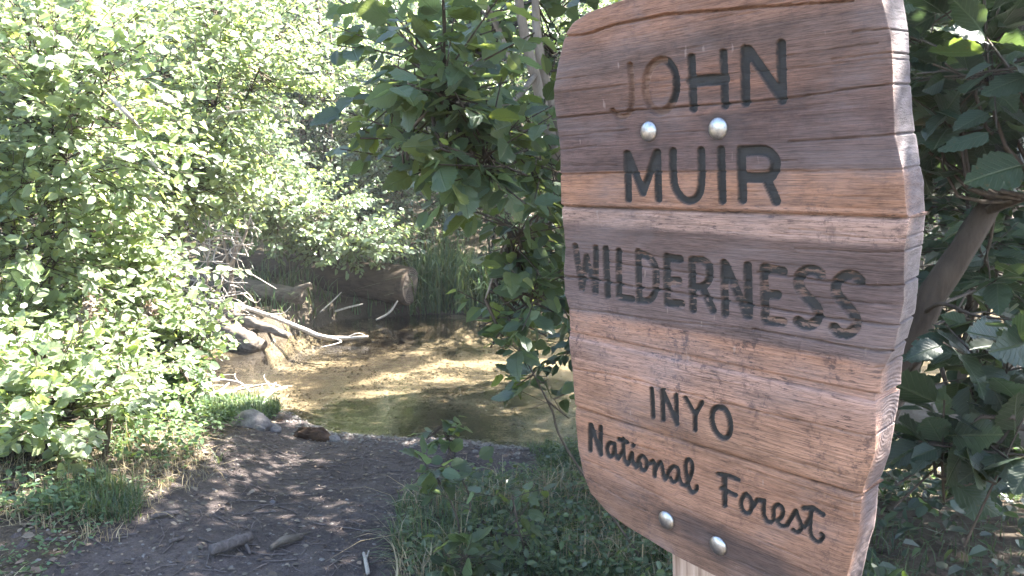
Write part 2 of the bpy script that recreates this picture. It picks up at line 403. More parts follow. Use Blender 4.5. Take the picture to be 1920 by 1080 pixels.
def crown(px, py, Y, rx, rz, ry, n): # an ellipsoid of twigs, laid out from the photograph: centre pixel, distance, radii in pixels and metres, twig count
    c = at(px, py, Y); return (c, np.array([rx / FPX * Y, ry, rz / FPX * Y]), n)
NPART = 0
def plant(name, label, cat, base, crowns, stems, leaf=(0.06, 0.09), per=11, mat='leaf_far', bark='twig', parts=0, group=None, asp=0.66,
          shell=0.45, gap=0.0, twig=(0.22, 0.45), stem_r=0.02, seed=0, keep=None, droop=0.25, stem_name='stem', twig_r=0.0035, upn=0.9, boost=None):
    """stems: list of polylines (first point at the base). Everything under one Empty at the base."""
    global NPART
    r = np.random.default_rng(1000 + seed)
    base = np.asarray(base, float); root = empty(name, base, label, cat, group)
    sp = []
    for si, st in enumerate(stems):
        P = catmull(np.asarray(st, float), 6 * len(st)); rad = np.linspace(1, 0.3, len(P)) * (stem_r if np.isscalar(stem_r) else stem_r[si])
        V, Q, T = tube(P, rad, 8 if np.max(rad) > 0.02 else 5, 0.16, si + seed)
        mesh(stem_name, V, [Q, T], M[bark], root, base, True)
        sp.append(P[len(P) // 4:])
    sp = np.vstack(sp)
    C, O = [], []
    for c, rad, n in crowns:
        q = unit(r.normal(size=(n, 3))) * np.power(r.random((n, 1)), shell)
        C.append(c + q * rad); O.append(unit(q * np.array([1, 1, 0.6]) + np.array([0, 0, 0.15])))
    C = np.vstack(C); O = np.vstack(O)
    ok = C[:, 2] > height(C[:, 0], C[:, 1]) + 0.08
    if gap: ok &= fbm(C[:, 0] * 2.3 + seed, C[:, 1] * 2.3, C[:, 2] * 2.3 + 11, 2) > gap
    if keep is not None: ok &= keep(C)
    C, O = C[ok], O[ok]; n = len(C)
    tl = r.uniform(*twig, (n, 1)); A = C - O * tl * 0.5
    near = np.array([np.argmin(((sp - a) ** 2).sum(1)) for a in A])
    tw = Bag()
    for q in range(n):
        s = sp[near[q]]; m = (A[q] + s) / 2 + r.normal(0, 0.04, 3); m[2] -= 0.03
        e = A[q] + O[q] * tl[q]
        if r.random() < 0.55: tw.tube(catmull([s, m, A[q], e], 7), np.linspace(twig_r * 2.2, twig_r * 0.7, 7), 3, cap=False)
        else: tw.tube(catmull([A[q] - O[q] * 0.1, A[q], e], 4), np.linspace(twig_r, twig_r * 0.6, 4), 3, cap=False)
    if n: tag(tw.build('twigs', M['twig' if bark.startswith('bark') else bark], root, base), kind='stuff')
    # leaves alternate along each twig
    k = np.tile(np.arange(per), n); ti = np.repeat(np.arange(n), per)
    f = (k + r.random(len(k))) / per
    P = A[ti] + O[ti] * (tl[ti, 0] * (0.15 + 0.9 * f))[:, None]
    sd = unit(np.cross(O[ti], np.array([0, 0, 1.0]) + r.normal(0, 0.3, (len(k), 3)))) * np.where(k % 2, 1, -1)[:, None]
    D = unit(O[ti] * r.uniform(0.2, 0.9, (len(k), 1)) + sd * r.uniform(0.5, 1.1, (len(k), 1)) + r.normal(0, 0.25, (len(k), 3)) - np.array([0, 0, droop]))
    N = unit((np.array([0, 0, upn]) if np.isscalar(upn) else np.array(upn)) + r.normal(0, 0.45, (len(k), 3))); N = unit(N - D * (N * D).sum(1, keepdims=True))
    P = P + D * 0.02
    L = r.uniform(*leaf, len(k)) * (0.7 + 0.6 * r.random(len(k)))
    kp = P[:, 2] > height(P[:, 0], P[:, 1]) + 0.03
    if keep is not None: kp &= keep(P)
    kp &= np.linalg.norm(P - CAM, axis=1) > 0.7
    # the sign stands clear of every plant
    bl = (P + D * L[:, None] * 0.6 - BO) @ BR
    kp &= ~((np.abs(bl[:, 0]) < 0.36) & (bl[:, 1] > -3.0) & (bl[:, 1] < 0.2) & (np.abs(bl[:, 2]) < 0.7) & (np.linalg.norm(P - CAM, axis=1) < 1.9))
    P, D, N, L = P[kp], D[kp], N[kp], L[kp]
    if parts:
        X, Y, Z = proj(P + D * L[:, None] * 0.5); size = L * FPX / np.maximum(Z, 0.1)
        infr = (Z > 0.3) & (X > -20) & (X < 1940) & (Y > -20) & (Y < 1100)
        score = np.where(infr, size, 0); order = np.argsort(-score)[:parts]; order = order[score[order] > 9]
        LM = leaf_meshes(mat); off = Vector(base)
        Sd = unit(np.cross(D[order], N[order])); Nn = np.cross(Sd, D[order])
        for q, o_ in enumerate(order):
            me = LM[int(r.integers(len(LM)))]
            ob = bpy.data.objects.new('leaf', me); ob.parent = root
            l = float(L[o_]) * 1.08
            mt = Matrix(((*(Sd[q] * l),), (*(D[o_] * l),), (*(Nn[q] * l),))).transposed().to_4x4()
            mt.translation = Vector(P[o_]) - off; ob.matrix_local = mt
            COL.objects.link(ob); NPART += 1
        rest = np.ones(len(P), bool); rest[order] = False
        P, D, N, L = P[rest], D[rest], N[rest], L[rest]
    if len(P):
        V, T = bulk(P, D, N, L, asp, r)
        uv = np.tile(np.array([(0.5, 0), (0.1, 0.28), (0.14, 0.66), (0.5, 1), (0.86, 0.66), (0.9, 0.28)]), (len(P), 1))
        tag(mesh('foliage', V, [T], M[mat], root, base, False, uv=uv), kind='stuff')
    return root

# ------------------------------------------------------------------ the sign board: its frame, found from the photograph's perspective
ex = -unit(ray(-284, 340)); P0 = (1290, 620)
r0, r1 = ray(*P0), ray(P0[0] + 0.02 * 50, P0[1] + 50)
ez = unit(np.cross(ex, np.cross(r0, r1))); ez = ez if ez[2] > 0 else -ez
ey = np.cross(ez, ex)                                    # points away from the reader, into the board
BR = np.stack([ex, ey, ez], 1); BO = CAM + unit(r0) * 1.19
def board(px, py, dep=0.0):                              # photograph pixel -> board coordinates on the plane `dep` behind the face
    d = ray(px, py); o = BO + ey * dep
    P = CAM + d * (((o - CAM) @ ey) / (d @ ey))[..., None]
    q = (P - BO) @ BR; return q[..., 0], q[..., 2]
def bimg(x, y, z):
    P = BO + x[..., None] * ex + y[..., None] * ey + z[..., None] * ez
    return proj(P)

def zoomed(ox, oy, s, strokes): return [([(ox + x / s, oy + y / s) for x, y in pts], hw / s + 0.8) for pts, hw in strokes]
A_ = (1130, 60, 5.333); B_ = (1150, 210, 5.333); C_ = (1060, 440, 6.353); D_ = (1340, 460, 5.683); E_ = (1200, 710, 8.31); F_ = (1090, 780, 6.75); G_ = (1330, 870, 6.75)
def ell(cx, cy, rx, ry, lean=0.0, n=20):
    return [(cx + rx * math.sin(a) - lean * math.cos(a), cy - ry * math.cos(a)) for a in np.linspace(0, 2 * math.pi, n)]
LET = [  # (source, strokes, wear 0..1)
 (A_, [([(275, 330), (285, 450), (290, 600), (287, 720), (262, 800), (215, 842), (150, 845), (100, 790)], 27)], 1.0),
 (A_, [(ell(582, 540, 155, 262, -12), 35)], 0.62),
 (A_, [([(890, 255), (905, 765)], 38), ([(1207, 205), (1225, 735)], 37), ([(900, 492), (1215, 470)], 56)], 0.2),
 (A_, [([(1422, 175), (1430, 705)], 44), ([(1455, 185), (1785, 650)], 50), ([(1785, 120), (1795, 680)], 46)], 0.16),
 (B_, [([(135, 420), (155, 870)], 33), ([(145, 425), (297, 810)], 35), ([(430, 410), (297, 810)], 34), ([(438, 405), (455, 870)], 35)], 0.14),
 (B_, [([(595, 395), (600, 640), (625, 765), (690, 862), (762, 888), (835, 855), (875, 760), (885, 600), (878, 385)], 36)], 0.02),
 (B_, [([(1076, 380), (1090, 885)], 39)], 0.12),
 (B_, [([(1278, 380), (1290, 875)], 44), ([(1290, 393), (1500, 388), (1590, 440), (1622, 520), (1595, 610), (1540, 652), (1290, 652)], 50), ([(1535, 680), (1625, 890)], 47)], 0.14),
 (C_, [([(108, 135), (190, 650)], 32), ([(190, 650), (240, 262)], 30), ([(240, 262), (348, 690)], 30), ([(352, 155), (352, 690)], 31)], 0.42),
 (C_, [([(468, 168), (495, 730)], 34)], 0.3),
 (C_, [([(625, 195), (628, 735)], 34), ([(638, 745), (785, 772)], 36)], 0.36),
 (C_, [([(858, 205), (868, 785)], 36), ([(870, 222), (960, 258), (1035, 335), (1068, 435), (1070, 600), (1045, 720), (975, 788), (875, 785)], 38)], 0.38),
 (C_, [([(1200, 262), (1205, 820)], 40), ([(1210, 280), (1352, 295)], 45), ([(1210, 560), (1335, 560)], 50), ([(1215, 815), (1368, 832)], 47)], 0.38),
 (C_, [([(1495, 302), (1515, 895)], 40), ([(1500, 303), (1620, 308), (1690, 362), (1710, 450), (1690, 560), (1620, 622), (1500, 630)], 42), ([(1630, 650), (1750, 905)], 42)], 0.36),
 (D_, [([(90, 190), (105, 730)], 38), ([(108, 215), (340, 750)], 42), ([(345, 218), (355, 750)], 42)], 0.36),
 (D_, [([(520, 242), (530, 790)], 42), ([(525, 242), (722, 282)], 46), ([(530, 528), (658, 532)], 48), ([(545, 805), (715, 822)], 45)], 0.4),
 (D_, [([(1120, 312), (1060, 272), (990, 268), (920, 302), (888, 372), (900, 450), (960, 540), (1055, 640), (1095, 715), (1078, 800), (1020, 852), (940, 852), (880, 812)], 52)], 0.4),
 (D_, [([(1545, 385), (1490, 335), (1400, 322), (1320, 362), (1283, 440), (1300, 530), (1380, 630), (1465, 730), (1500, 820), (1480, 900), (1400, 948), (1320, 938), (1262, 882)], 52)], 0.42),
 (E_, [([(187, 155), (212, 595)], 32)], 0.1),
 (E_, [([(350, 185), (368, 635)], 34), ([(365, 195), (582, 705)], 33), ([(567, 255), (580, 700)], 32)], 0.14),
 (E_, [([(718, 298), (860, 560)], 31), ([(972, 368), (865, 560)], 34), ([(862, 560), (866, 795)], 34)], 0.2),
 (E_, [([(1232, 440), (1315, 465), (1372, 545), (1408, 660), (1412, 790), (1378, 890), (1312, 928), (1222, 872), (1155, 765), (1127, 640), (1135, 525), (1180, 455), (1232, 440)], 39)], 0.08),
 (F_, [([(108, 112), (110, 440)], 25), ([(118, 120), (240, 488)], 27), ([(240, 142), (240, 482)], 26)], 0.05),
 (F_, [([(402, 352), (355, 342), (325, 400), (332, 475), (362, 518), (402, 480), (415, 400)], 24), ([(415, 352), (425, 480), (452, 540)], 25)], 0.05),
 (F_, [([(462, 540), (530, 430), (527, 292)], 24), ([(530, 430), (540, 555), (578, 618)], 23), ([(472, 296), (572, 330)], 25)], 0.15),
 (F_, [([(590, 600), (635, 475), (640, 570), (690, 652)], 24), ([(645, 362), (651, 380)], 22)], 0.1),
 (F_, [([(700, 620), (730, 532), (770, 510), (815, 560), (822, 640), (792, 690), (752, 668), (735, 600)], 23)], 0.25),
 (F_, [([(862, 604), (900, 572), (920, 640), (925, 765)], 23), ([(930, 690), (970, 605), (1000, 592), (1020, 660), (1035, 760), (1055, 806)], 23)], 0.12),
 (F_, [([(1062, 800), (1110, 690), (1160, 642), (1210, 662), (1222, 740), (1192, 820), (1150, 838), (1122, 790)], 23), ([(1220, 680), (1230, 780), (1260, 858), (1300, 885)], 23)], 0.08),
 (F_, [([(1315, 885), (1380, 760), (1400, 640), (1372, 562), (1332, 560), (1315, 640), (1330, 780), (1360, 915), (1400, 968), (1450, 940), (1456, 895)], 24)], 0.06),
 (G_, [([(110, 130), (250, 152), (365, 203)], 25), ([(187, 165), (190, 525)], 32), ([(145, 312), (250, 362), (330, 398)], 26)], 0.12),
 (G_, [([(440, 392), (402, 460), (402, 550), (440, 618), (498, 620), (532, 540), (512, 440), (460, 385)], 26)], 0.05),
 (G_, [([(552, 540), (602, 456), (690, 468)], 26), ([(682, 500), (682, 640), (722, 728), (772, 740)], 27)], 0.2),
 (G_, [([(806, 712), (812, 570), (860, 518), (908, 545), (930, 612), (902, 680), (850, 722)], 25), ([(850, 742), (900, 788), (952, 788)], 22)], 0.12),
 (G_, [([(975, 782), (1060, 640), (1090, 595), (1112, 660), (1152, 760), (1148, 835), (1100, 868), (1052, 838)], 25)], 0.06),
 (G_, [([(1195, 805), (1268, 690), (1292, 555)], 27), ([(1190, 562), (1310, 562), (1435, 645)], 28), ([(1288, 565), (1275, 720), (1275, 880), (1330, 970), (1388, 985), (1436, 925), (1412, 890)], 24)], 0.08),
]
CHAR = 'JOHNMUIRWILDERNESSINYONationalForest'
CRACK = [  # polyline in photograph pixels, half width in pixels, depth in metres
 ([(1046, 68), (1080, 67), (1110, 61), (1150, 47), (1200, 38), (1250, 28), (1350, 20), (1450, 12), (1600, 2)], 2.6, 0.010),
 ([(1030, 223), (1200, 206), (1300, 199), (1480, 184), (1600, 166), (1700, 154), (1720, 148)], 1.6, 0.008),
 ([(1028, 178), (1100, 168), (1250, 150), (1490, 128), (1700, 105)], 0.8, 0.003),
 ([(1040, 258), (1110, 250), (1180, 244)], 0.9, 0.003), ([(1036, 150), (1100, 142)], 0.9, 0.004), ([(1040, 282), (1120, 272)], 0.8, 0.004),
 ([(1480, 266), (1600, 258), (1680, 252), (1716, 238)], 1.4, 0.007), ([(1044, 327), (1250, 323), (1480, 321), (1735, 318)], 1.2, 0.005),
 ([(1600, 60), (1680, 52), (1706, 62)], 1.2, 0.006), ([(1560, 112), (1690, 95), (1706, 104)], 1.2, 0.006),
 ([(1046, 518), (1123, 527), (1189, 539), (1257, 547), (1293, 554), (1350, 562), (1410, 573), (1484, 585), (1542, 595), (1613, 604), (1712, 616)], 2.0, 0.010),
 ([(1052, 465), (1123, 470), (1186, 475), (1280, 490), (1370, 500)], 1.0, 0.004),
 ([(1135, 490), (1189, 499), (1280, 511), (1350, 523), (1400, 529)], 1.1, 0.005),
 ([(1420, 511), (1488, 520), (1533, 526), (1560, 529), (1621, 536), (1728, 536)], 1.8, 0.008),
 ([(1058, 579), (1140, 587), (1250, 603), (1350, 612), (1414, 619)], 0.9, 0.004), ([(1410, 618), (1481, 630), (1586, 650), (1665, 660), (1708, 646)], 1.9, 0.009),
 ([(1540, 440), (1640, 448), (1730, 446)], 0.9, 0.004), ([(1490, 466), (1640, 474), (1728, 472)], 1.0, 0.005), ([(1520, 556), (1620, 568), (1716, 574)], 0.9, 0.004),
 ([(1066, 690), (1130, 700), (1200, 714), (1248, 730), (1291, 738), (1320, 744), (1338, 752), (1380, 760), (1400, 767), (1495, 787), (1640, 820)], 1.4, 0.007),
 ([(1105, 804), (1157, 823), (1182, 832), (1231, 845)], 1.1, 0.005), ([(1080, 858), (1127, 875), (1182, 903), (1290, 955), (1400, 1002), (1500, 1045)], 1.2, 0.004),
 ([(1090, 890), (1150, 925), (1230, 968)], 1.0, 0.004), ([(1140, 775), (1200, 797), (1280, 820)], 1.0, 0.004), ([(1400, 880), (1500, 912), (1620, 950)], 0.9, 0.003),
 ([(1640, 690), (1690, 690)], 1.0, 0.005), ([(1600, 935), (1646, 930)], 1.4, 0.007),
]
for q in range(46):                                      # hairline checks along the grain
    x0 = random.uniform(1060, 1560); y0 = random.uniform(20, 1060); ln = random.uniform(40, 210); sl_ = (y0 - 340) / (x0 + 284)
    CRACK.append(([(x0 + t * ln, y0 + sl_ * t * ln + random.uniform(-1, 1)) for t in (0, 0.35, 0.7, 1)], random.uniform(0.5, 0.8), random.uniform(0.0015, 0.003)))

left_px = np.array([(1420, -62), (1300, -40), (1200, -15), (1165, 0), (1130, 12), (1095, 25), (1070, 42), (1058, 58), (1050, 80), (1038, 130), (1031, 170), (1034, 200), (1040, 240), (1044, 280), (1046, 330), (1045, 385),
   (1050, 430), (1053, 460), (1050, 510), (1052, 550), (1060, 580), (1062, 640), (1068, 690), (1072, 740), (1073, 790), (1078, 840), (1086, 885), (1100, 922), (1130, 957), (1165, 983), (1200, 1004), (1240, 1029), (1290, 1055), (1340, 1080), (1390, 1108), (1450, 1142), (1530, 1182)], float)
rf_px = np.array([(1600, -130), (1640, -60), (1650, 0), (1666, 67), (1670, 131), (1673, 253), (1688, 317), (1693, 372), (1698, 424), (1690, 470), (1690, 566), (1672, 654), (1648, 701), (1638, 760), (1638, 820), (1638, 850), (1612, 930), (1606, 993), (1590, 1060), (1570, 1130), (1560, 1200)], float)
rb_px = np.array([(1640, -130), (1682, -60), (1695, 0), (1705, 60), (1706, 150), (1712, 215), (1722, 280), (1733, 340), (1735, 400), (1730, 460), (1722, 520), (1716, 580), (1705, 620), (1697, 650), (1690, 700), (1685, 745), (1678, 790), (1668, 850), (1650, 900), (1646, 940), (1640, 990), (1625, 1040), (1615, 1080), (1600, 1130), (1585, 1200)], float)
THK = 0.065
def prof(pts, dep=0.0):
    x, z = board(pts[:, 0], pts[:, 1], dep); o = np.argsort(z); return z[o], x[o]
lz, lx = prof(left_px); rz_, rx_ = prof(rf_px); bz, bx = prof(rb_px, THK)
z_of = lambda px, py: float(board(np.array(px), np.array(py))[1])
J1, J2, J3 = z_of(1045, 387), z_of(1063, 626), z_of(1075, 763)
ZT, ZB = z_of(1420, -62), z_of(1530, 1182)
print('board', 'top', ZT, 'bot', ZB, J1, J2, J3, 'ex', ex, 'ez', ez, 'BO', BO, 'width', np.interp(0, rz_, rx_) - np.interp(0, lz, lx))

def seg_d(X, Y, pts):
    best = np.full(X.shape, 1e9)
    for (x0, y0), (x1, y1) in zip(pts[:-1], pts[1:]):
        dx, dy = x1 - x0, y1 - y0; t = np.clip(((X - x0) * dx + (Y - y0) * dy) / max(dx * dx + dy * dy, 1e-9), 0, 1)
        best = np.minimum(best, np.hypot(X - x0 - t * dx, Y - y0 - t * dy))
    return best
def smooth_pts(pts): return pts if len(pts) < 4 else [tuple(p) for p in catmull(pts, len(pts) * 4)]
LETTERS = []
for (src, strokes, wear) in LET:
    st = [(smooth_pts(p), h) for p, h in zoomed(*src, strokes)]
    xs = [p[0] for s in st for p in s[0]]; ys = [p[1] for s in st for p in s[0]]; m = 12
    LETTERS.append((st, wear, (min(xs) - m, max(xs) + m, min(ys) - m, max(ys) + m)))

_foot = BO + ey * 0.115 - ez * 0.02
_t = (_foot[2] - float(height(_foot[0], _foot[1])) + 0.06) / ez[2]
SIGN_BASE = _foot - ez * _t; OFFL = [float(v) for v in (BO - SIGN_BASE) @ BR]     # where the face's origin sits in the sign's own frame
def plank_material():
    k = NT('weathered_plank'); co = k.n('VectorMath', {0: k.n('TexCoord').outputs['Object'], 1: tuple(OFFL)}, operation='SUBTRACT').outputs[0]
    sp = k.n('SeparateXYZ', {0: co})
    warp = k.noise(co, 3.0, 3, 0.5, 0, (1.5, 1, 6))
    gr = k.noise(co, 1.0, 6, 0.66, 0.35, (6.5, 60, 430)); gr2 = k.noise(co, 1.0, 5, 0.62, 0.8, (3.5, 20, 85)); fine = k.noise(co, 1.0, 4, 0.65, 0, (45, 200, 1100))
    # colour bands of the boards, top to bottom
    zz = k.math('ADD', sp.outputs[2], k.math('MULTIPLY', k.math('SUBTRACT', warp, 0.5), 0.016))
    f = k.n('MapRange', {0: zz, 1: ZB, 2: ZT}); f.clamp = True
    zt = lambda px, py: (z_of(px, py) - ZB) / (ZT - ZB)
    st = [((1400, 1085), (0.26, 0.165, 0.115)), ((1400, 1035), (0.23, 0.14, 0.095)), ((1400, 985), (0.39, 0.23, 0.152)), ((1400, 900), (0.37, 0.212, 0.135)), ((1400, 840), (0.4, 0.24, 0.155)), ((1400, 775), (0.52, 0.31, 0.205)),
          ((1400, 725), (0.45, 0.295, 0.225)), ((1400, 660), (0.44, 0.262, 0.175)), ((1400, 648), (0.43, 0.25, 0.165)), ((1400, 636), (0.2, 0.148, 0.13)), ((1400, 560), (0.18, 0.134, 0.122)), ((1400, 462), (0.15, 0.105, 0.088)), ((1400, 446), (0.16, 0.11, 0.09)), ((1400, 436), (0.41, 0.285, 0.225)), ((1400, 397), (0.43, 0.288, 0.217)),
          ((1400, 384), (0.39, 0.215, 0.13)), ((1400, 326), (0.35, 0.195, 0.12)), ((1400, 316), (0.155, 0.105, 0.09)), ((1400, 230), (0.15, 0.1, 0.085)), ((1400, 150), (0.17, 0.105, 0.078)), ((1400, 60), (0.18, 0.122, 0.096)), ((1400, 15), (0.3, 0.172, 0.115))]
    st = sorted([(zt(*p), c) for p, c in st])
    base = k.ramp(f.outputs[0], st)
    # reddish bare wood round the top word
    cx, cz = board(np.array(1330.), np.array(160.))
    dd = k.math('ADD', k.math('POWER', k.math('DIVIDE', k.math('SUBTRACT', sp.outputs[0], float(cx)), 0.14), 2.0), k.math('POWER', k.math('DIVIDE', k.math('SUBTRACT', sp.outputs[2], float(cz)), 0.05), 2.0))
    red = k.math('MULTIPLY', k.math('SUBTRACT', 1.0, k.math('MULTIPLY', dd, 0.8), clamp=True), k.ramp(gr2, [(0.35, 0.0), (0.65, 1.0)]))
    base = k.mix(k.math('MULTIPLY', red, 0.75), base, (0.3, 0.155, 0.095))
    # dark water stain between the lower bolts
    (sx, sz), (tx, tz) = [tuple(float(v) for v in board(np.array(float(a)), np.array(float(b)))) for a, b in ((1300, 992), (1440, 1062))]
    ux, uz = tx - sx, tz - sz; L2 = ux * ux + uz * uz
    px_ = k.math('SUBTRACT', sp.outputs[0], sx); pz_ = k.math('SUBTRACT', sp.outputs[2], sz)
    tt = k.math('DIVIDE', k.math('ADD', k.math('MULTIPLY', px_, ux), k.math('MULTIPLY', pz_, uz)), L2, clamp=True)
    ds = k.math('SQRT', k.math('ADD', k.math('POWER', k.math('SUBTRACT', px_, k.math('MULTIPLY', tt, ux)), 2.0), k.math('POWER', k.math('MULTIPLY', k.math('SUBTRACT', pz_, k.math('MULTIPLY', tt, uz)), 1.6), 2.0)))
    stain = k.ramp(k.math('ADD', ds, k.math('MULTIPLY', k.math('SUBTRACT', gr2, 0.5), 0.03)), [(0.022, 1.0), (0.062, 0.0)])
    base = k.mix(k.math('MULTIPLY', stain, 0.8), base, (0.075, 0.058, 0.053))
    # grey seats under the bolt heads
    for bx_, by_ in ((1217, 246.5), (1347, 241), (1250, 975), (1347, 1023)):
        qx, qz = (float(v) for v in board(np.array(float(bx_)), np.array(float(by_))))
        dq = k.math('SQRT', k.math('ADD', k.math('POWER', k.math('SUBTRACT', sp.outputs[0], qx), 2.0), k.math('POWER', k.math('SUBTRACT', k.math('MULTIPLY', sp.outputs[2], 0.85), qz * 0.85 - 0.002), 2.0)))
        base = k.mix(k.math('MULTIPLY', k.ramp(k.math('ADD', dq, k.math('MULTIPLY', k.math('SUBTRACT', gr2, 0.5), 0.012)), [(0.016, 1.0), (0.025, 0.0)]), 0.6), base, (0.07, 0.056, 0.05))
    # grain
    g = k.ramp(gr, [(0.3, 0.5), (0.47, 0.95), (0.72, 1.25)])
    base = k.mix(0.85, base, g, 'MULTIPLY')
    g2 = k.ramp(gr2, [(0.32, 0.7), (0.5, 1.0), (0.75, 1.2)])
    base = k.mix(0.8, base, g2, 'MULTIPLY')
    fl = k.ramp(fine, [(0.36, 0.35), (0.5, 1.0), (0.66, 1.25)])
    base = k.mix(0.75, base, fl, 'MULTIPLY')
    # dark flecks, denser on the pale bands
    fk = k.ramp(k.noise(co, 1.0, 5, 0.7, 0, (55, 60, 330)), [(0.555, 0.0), (0.62, 1.0)])
    rough_band = k.ramp(f.outputs[0], sorted([(zt(1400, 600), 0.15), (zt(1400, 640), 1.0), (zt(1400, 770), 0.9), (zt(1400, 850), 0.6), (zt(1400, 455), 0.25), (zt(1400, 440), 0.8), (zt(1400, 400), 0.8), (zt(1400, 375), 0.45)]))
    big = k.ramp(k.noise(co, 14, 3), [(0.42, 0.0), (0.6, 1.0)])
    base = k.mix(k.math('MULTIPLY', k.math('MULTIPLY', fk, rough_band), k.math('ADD', 0.5, k.math('MULTIPLY', big, 0.5))), base, (0.06, 0.042, 0.04))
    st2 = k.math('MULTIPLY', k.ramp(k.noise(co, 1.0, 6, 0.8, 0.2, (75, 40, 70)), [(0.5, 0.0), (0.58, 1.0)]), k.ramp(k.noise(co, 1.0, 3, 0.6, 0.0, (16, 10, 9)), [(0.47, 0.0), (0.6, 1.0)]))
    base = k.mix(k.math('MULTIPLY', k.math('MULTIPLY', st2, rough_band), 0.8), base, (0.07, 0.05, 0.05))
    # silver grey patches
    silver = k.ramp(k.noise(co, 5, 4, 0.6, 0.3, (1, 1, 2.2)), [(0.48, 0.0), (0.66, 1.0)])
    base = k.mix(k.math('MULTIPLY', silver, 0.35), base, (0.22, 0.2, 0.2))
    # pale scratches
    sc = k.ramp(k.noise(co, 1.0, 2, 0.5, 0, (70, 40, 22)), [(0.71, 0.0), (0.76, 1.0)])
    base = k.mix(k.math('MULTIPLY', sc, 0.35), base, (0.5, 0.42, 0.36))
    # old dark paint left in the routed letters
    pa = k.n('Attribute', attribute_name='paint').outputs['Fac']; we = k.n('Attribute', attribute_name='wear').outputs['Fac']; dp = k.n('Attribute', attribute_name='cut').outputs['Fac']
    pn = k.noise(co, 1.0, 5, 0.65, 0.3, (26, 20, 130)); pn2 = k.noise(co, 1.0, 3, 0.6, 0.2, (60, 60, 60))
    pnn = k.math('ADD', k.math('MULTIPLY', pn, 0.75), k.math('MULTIPLY', pn2, 0.25))
    thr = k.math('ADD', 0.215, k.math('MULTIPLY', we, 0.54))
    pm = k.math('MULTIPLY', k.math('MULTIPLY', k.math('SUBTRACT', pnn, thr), 22.0, clamp=True), pa)
    paint = k.mix(k.noise(co, 60, 3), (0.017, 0.016, 0.015), (0.042, 0.039, 0.036))
    raw = k.mix(k.ramp(gr, [(0.4, 0.0), (0.6, 1.0)]), (0.13, 0.075, 0.045), (0.37, 0.25, 0.175))
    base = k.mix(k.math('MULTIPLY', dp, 0.45), base, raw); base = k.mix(1.0, base, (0.775, 0.70, 0.685), 'MULTIPLY'); blo = k.ramp(k.noise(co, 1.0, 5, 0.65, 0.5, (5.5, 9, 16)), [(0.34, 0.62), (0.5, 1.0), (0.66, 1.16)]); base = k.mix(0.8, base, blo, 'MULTIPLY')
    base = k.mix(pm, base, paint)
    # end grain
    eg = k.n('Attribute', attribute_name='endgrain').outputs['Fac']
    rc, rcz = board(np.array(1672.), np.array(812.), THK * 0.6)
    ry_ = k.math('MULTIPLY', k.math('SUBTRACT', sp.outputs[1], THK * 0.6), 1.0); rz2 = k.math('SUBTRACT', sp.outputs[2], float(rcz))
    rr = k.math('SQRT', k.math('ADD', k.math('POWER', ry_, 2.0), k.math('POWER', rz2, 2.0)))
    ring = k.math('SINE', k.math('MULTIPLY', k.math('ADD', rr, k.math('MULTIPLY', warp, 0.02)), 1150.0))
    near = k.ramp(rr, [(0.07, 1.0), (0.13, 0.0)]); egr = k.math('MULTIPLY', eg, near)
    egn = k.noise(co, 1.0, 6, 0.75, 0.3, (40, 30, 120))
    egc = k.mix(k.math('MULTIPLY', k.math('MULTIPLY', k.math('ADD', ring, 1.0), 0.22), near), k.mix(k.ramp(egn, [(0.35, 0.0), (0.65, 1.0)]), (0.035, 0.03, 0.033), (0.125, 0.108, 0.118)), (0.12, 0.09, 0.085))
    base = k.mix(k.math('MULTIPLY', eg, 0.8), base, egc)
    gr = k.math('MULTIPLY', gr, k.math('SUBTRACT', 1.0, k.math('MULTIPLY', eg, 0.75))); fine = k.math('MULTIPLY', fine, k.math('SUBTRACT', 1.0, k.math('MULTIPLY', eg, 0.8)))
    h = k.math('ADD', k.math('MULTIPLY', gr, 1.0), k.math('ADD', k.math('MULTIPLY', fine, 0.35), k.math('ADD', k.math('MULTIPLY', gr2, 1.2), k.math('MULTIPLY', k.math('ADD', k.math('MULTIPLY', ring, k.math('MULTIPLY', near, 0.2)), k.math('MULTIPLY', egn, 2.0)), eg))))
    rgh = k.math('ADD', 0.72, k.math('MULTIPLY', pm, -0.12))
    return k.done(k.bsdf(base, rgh, k.bump(h, 0.75, 0.002), 0.25))
M['plank'] = plank_material()

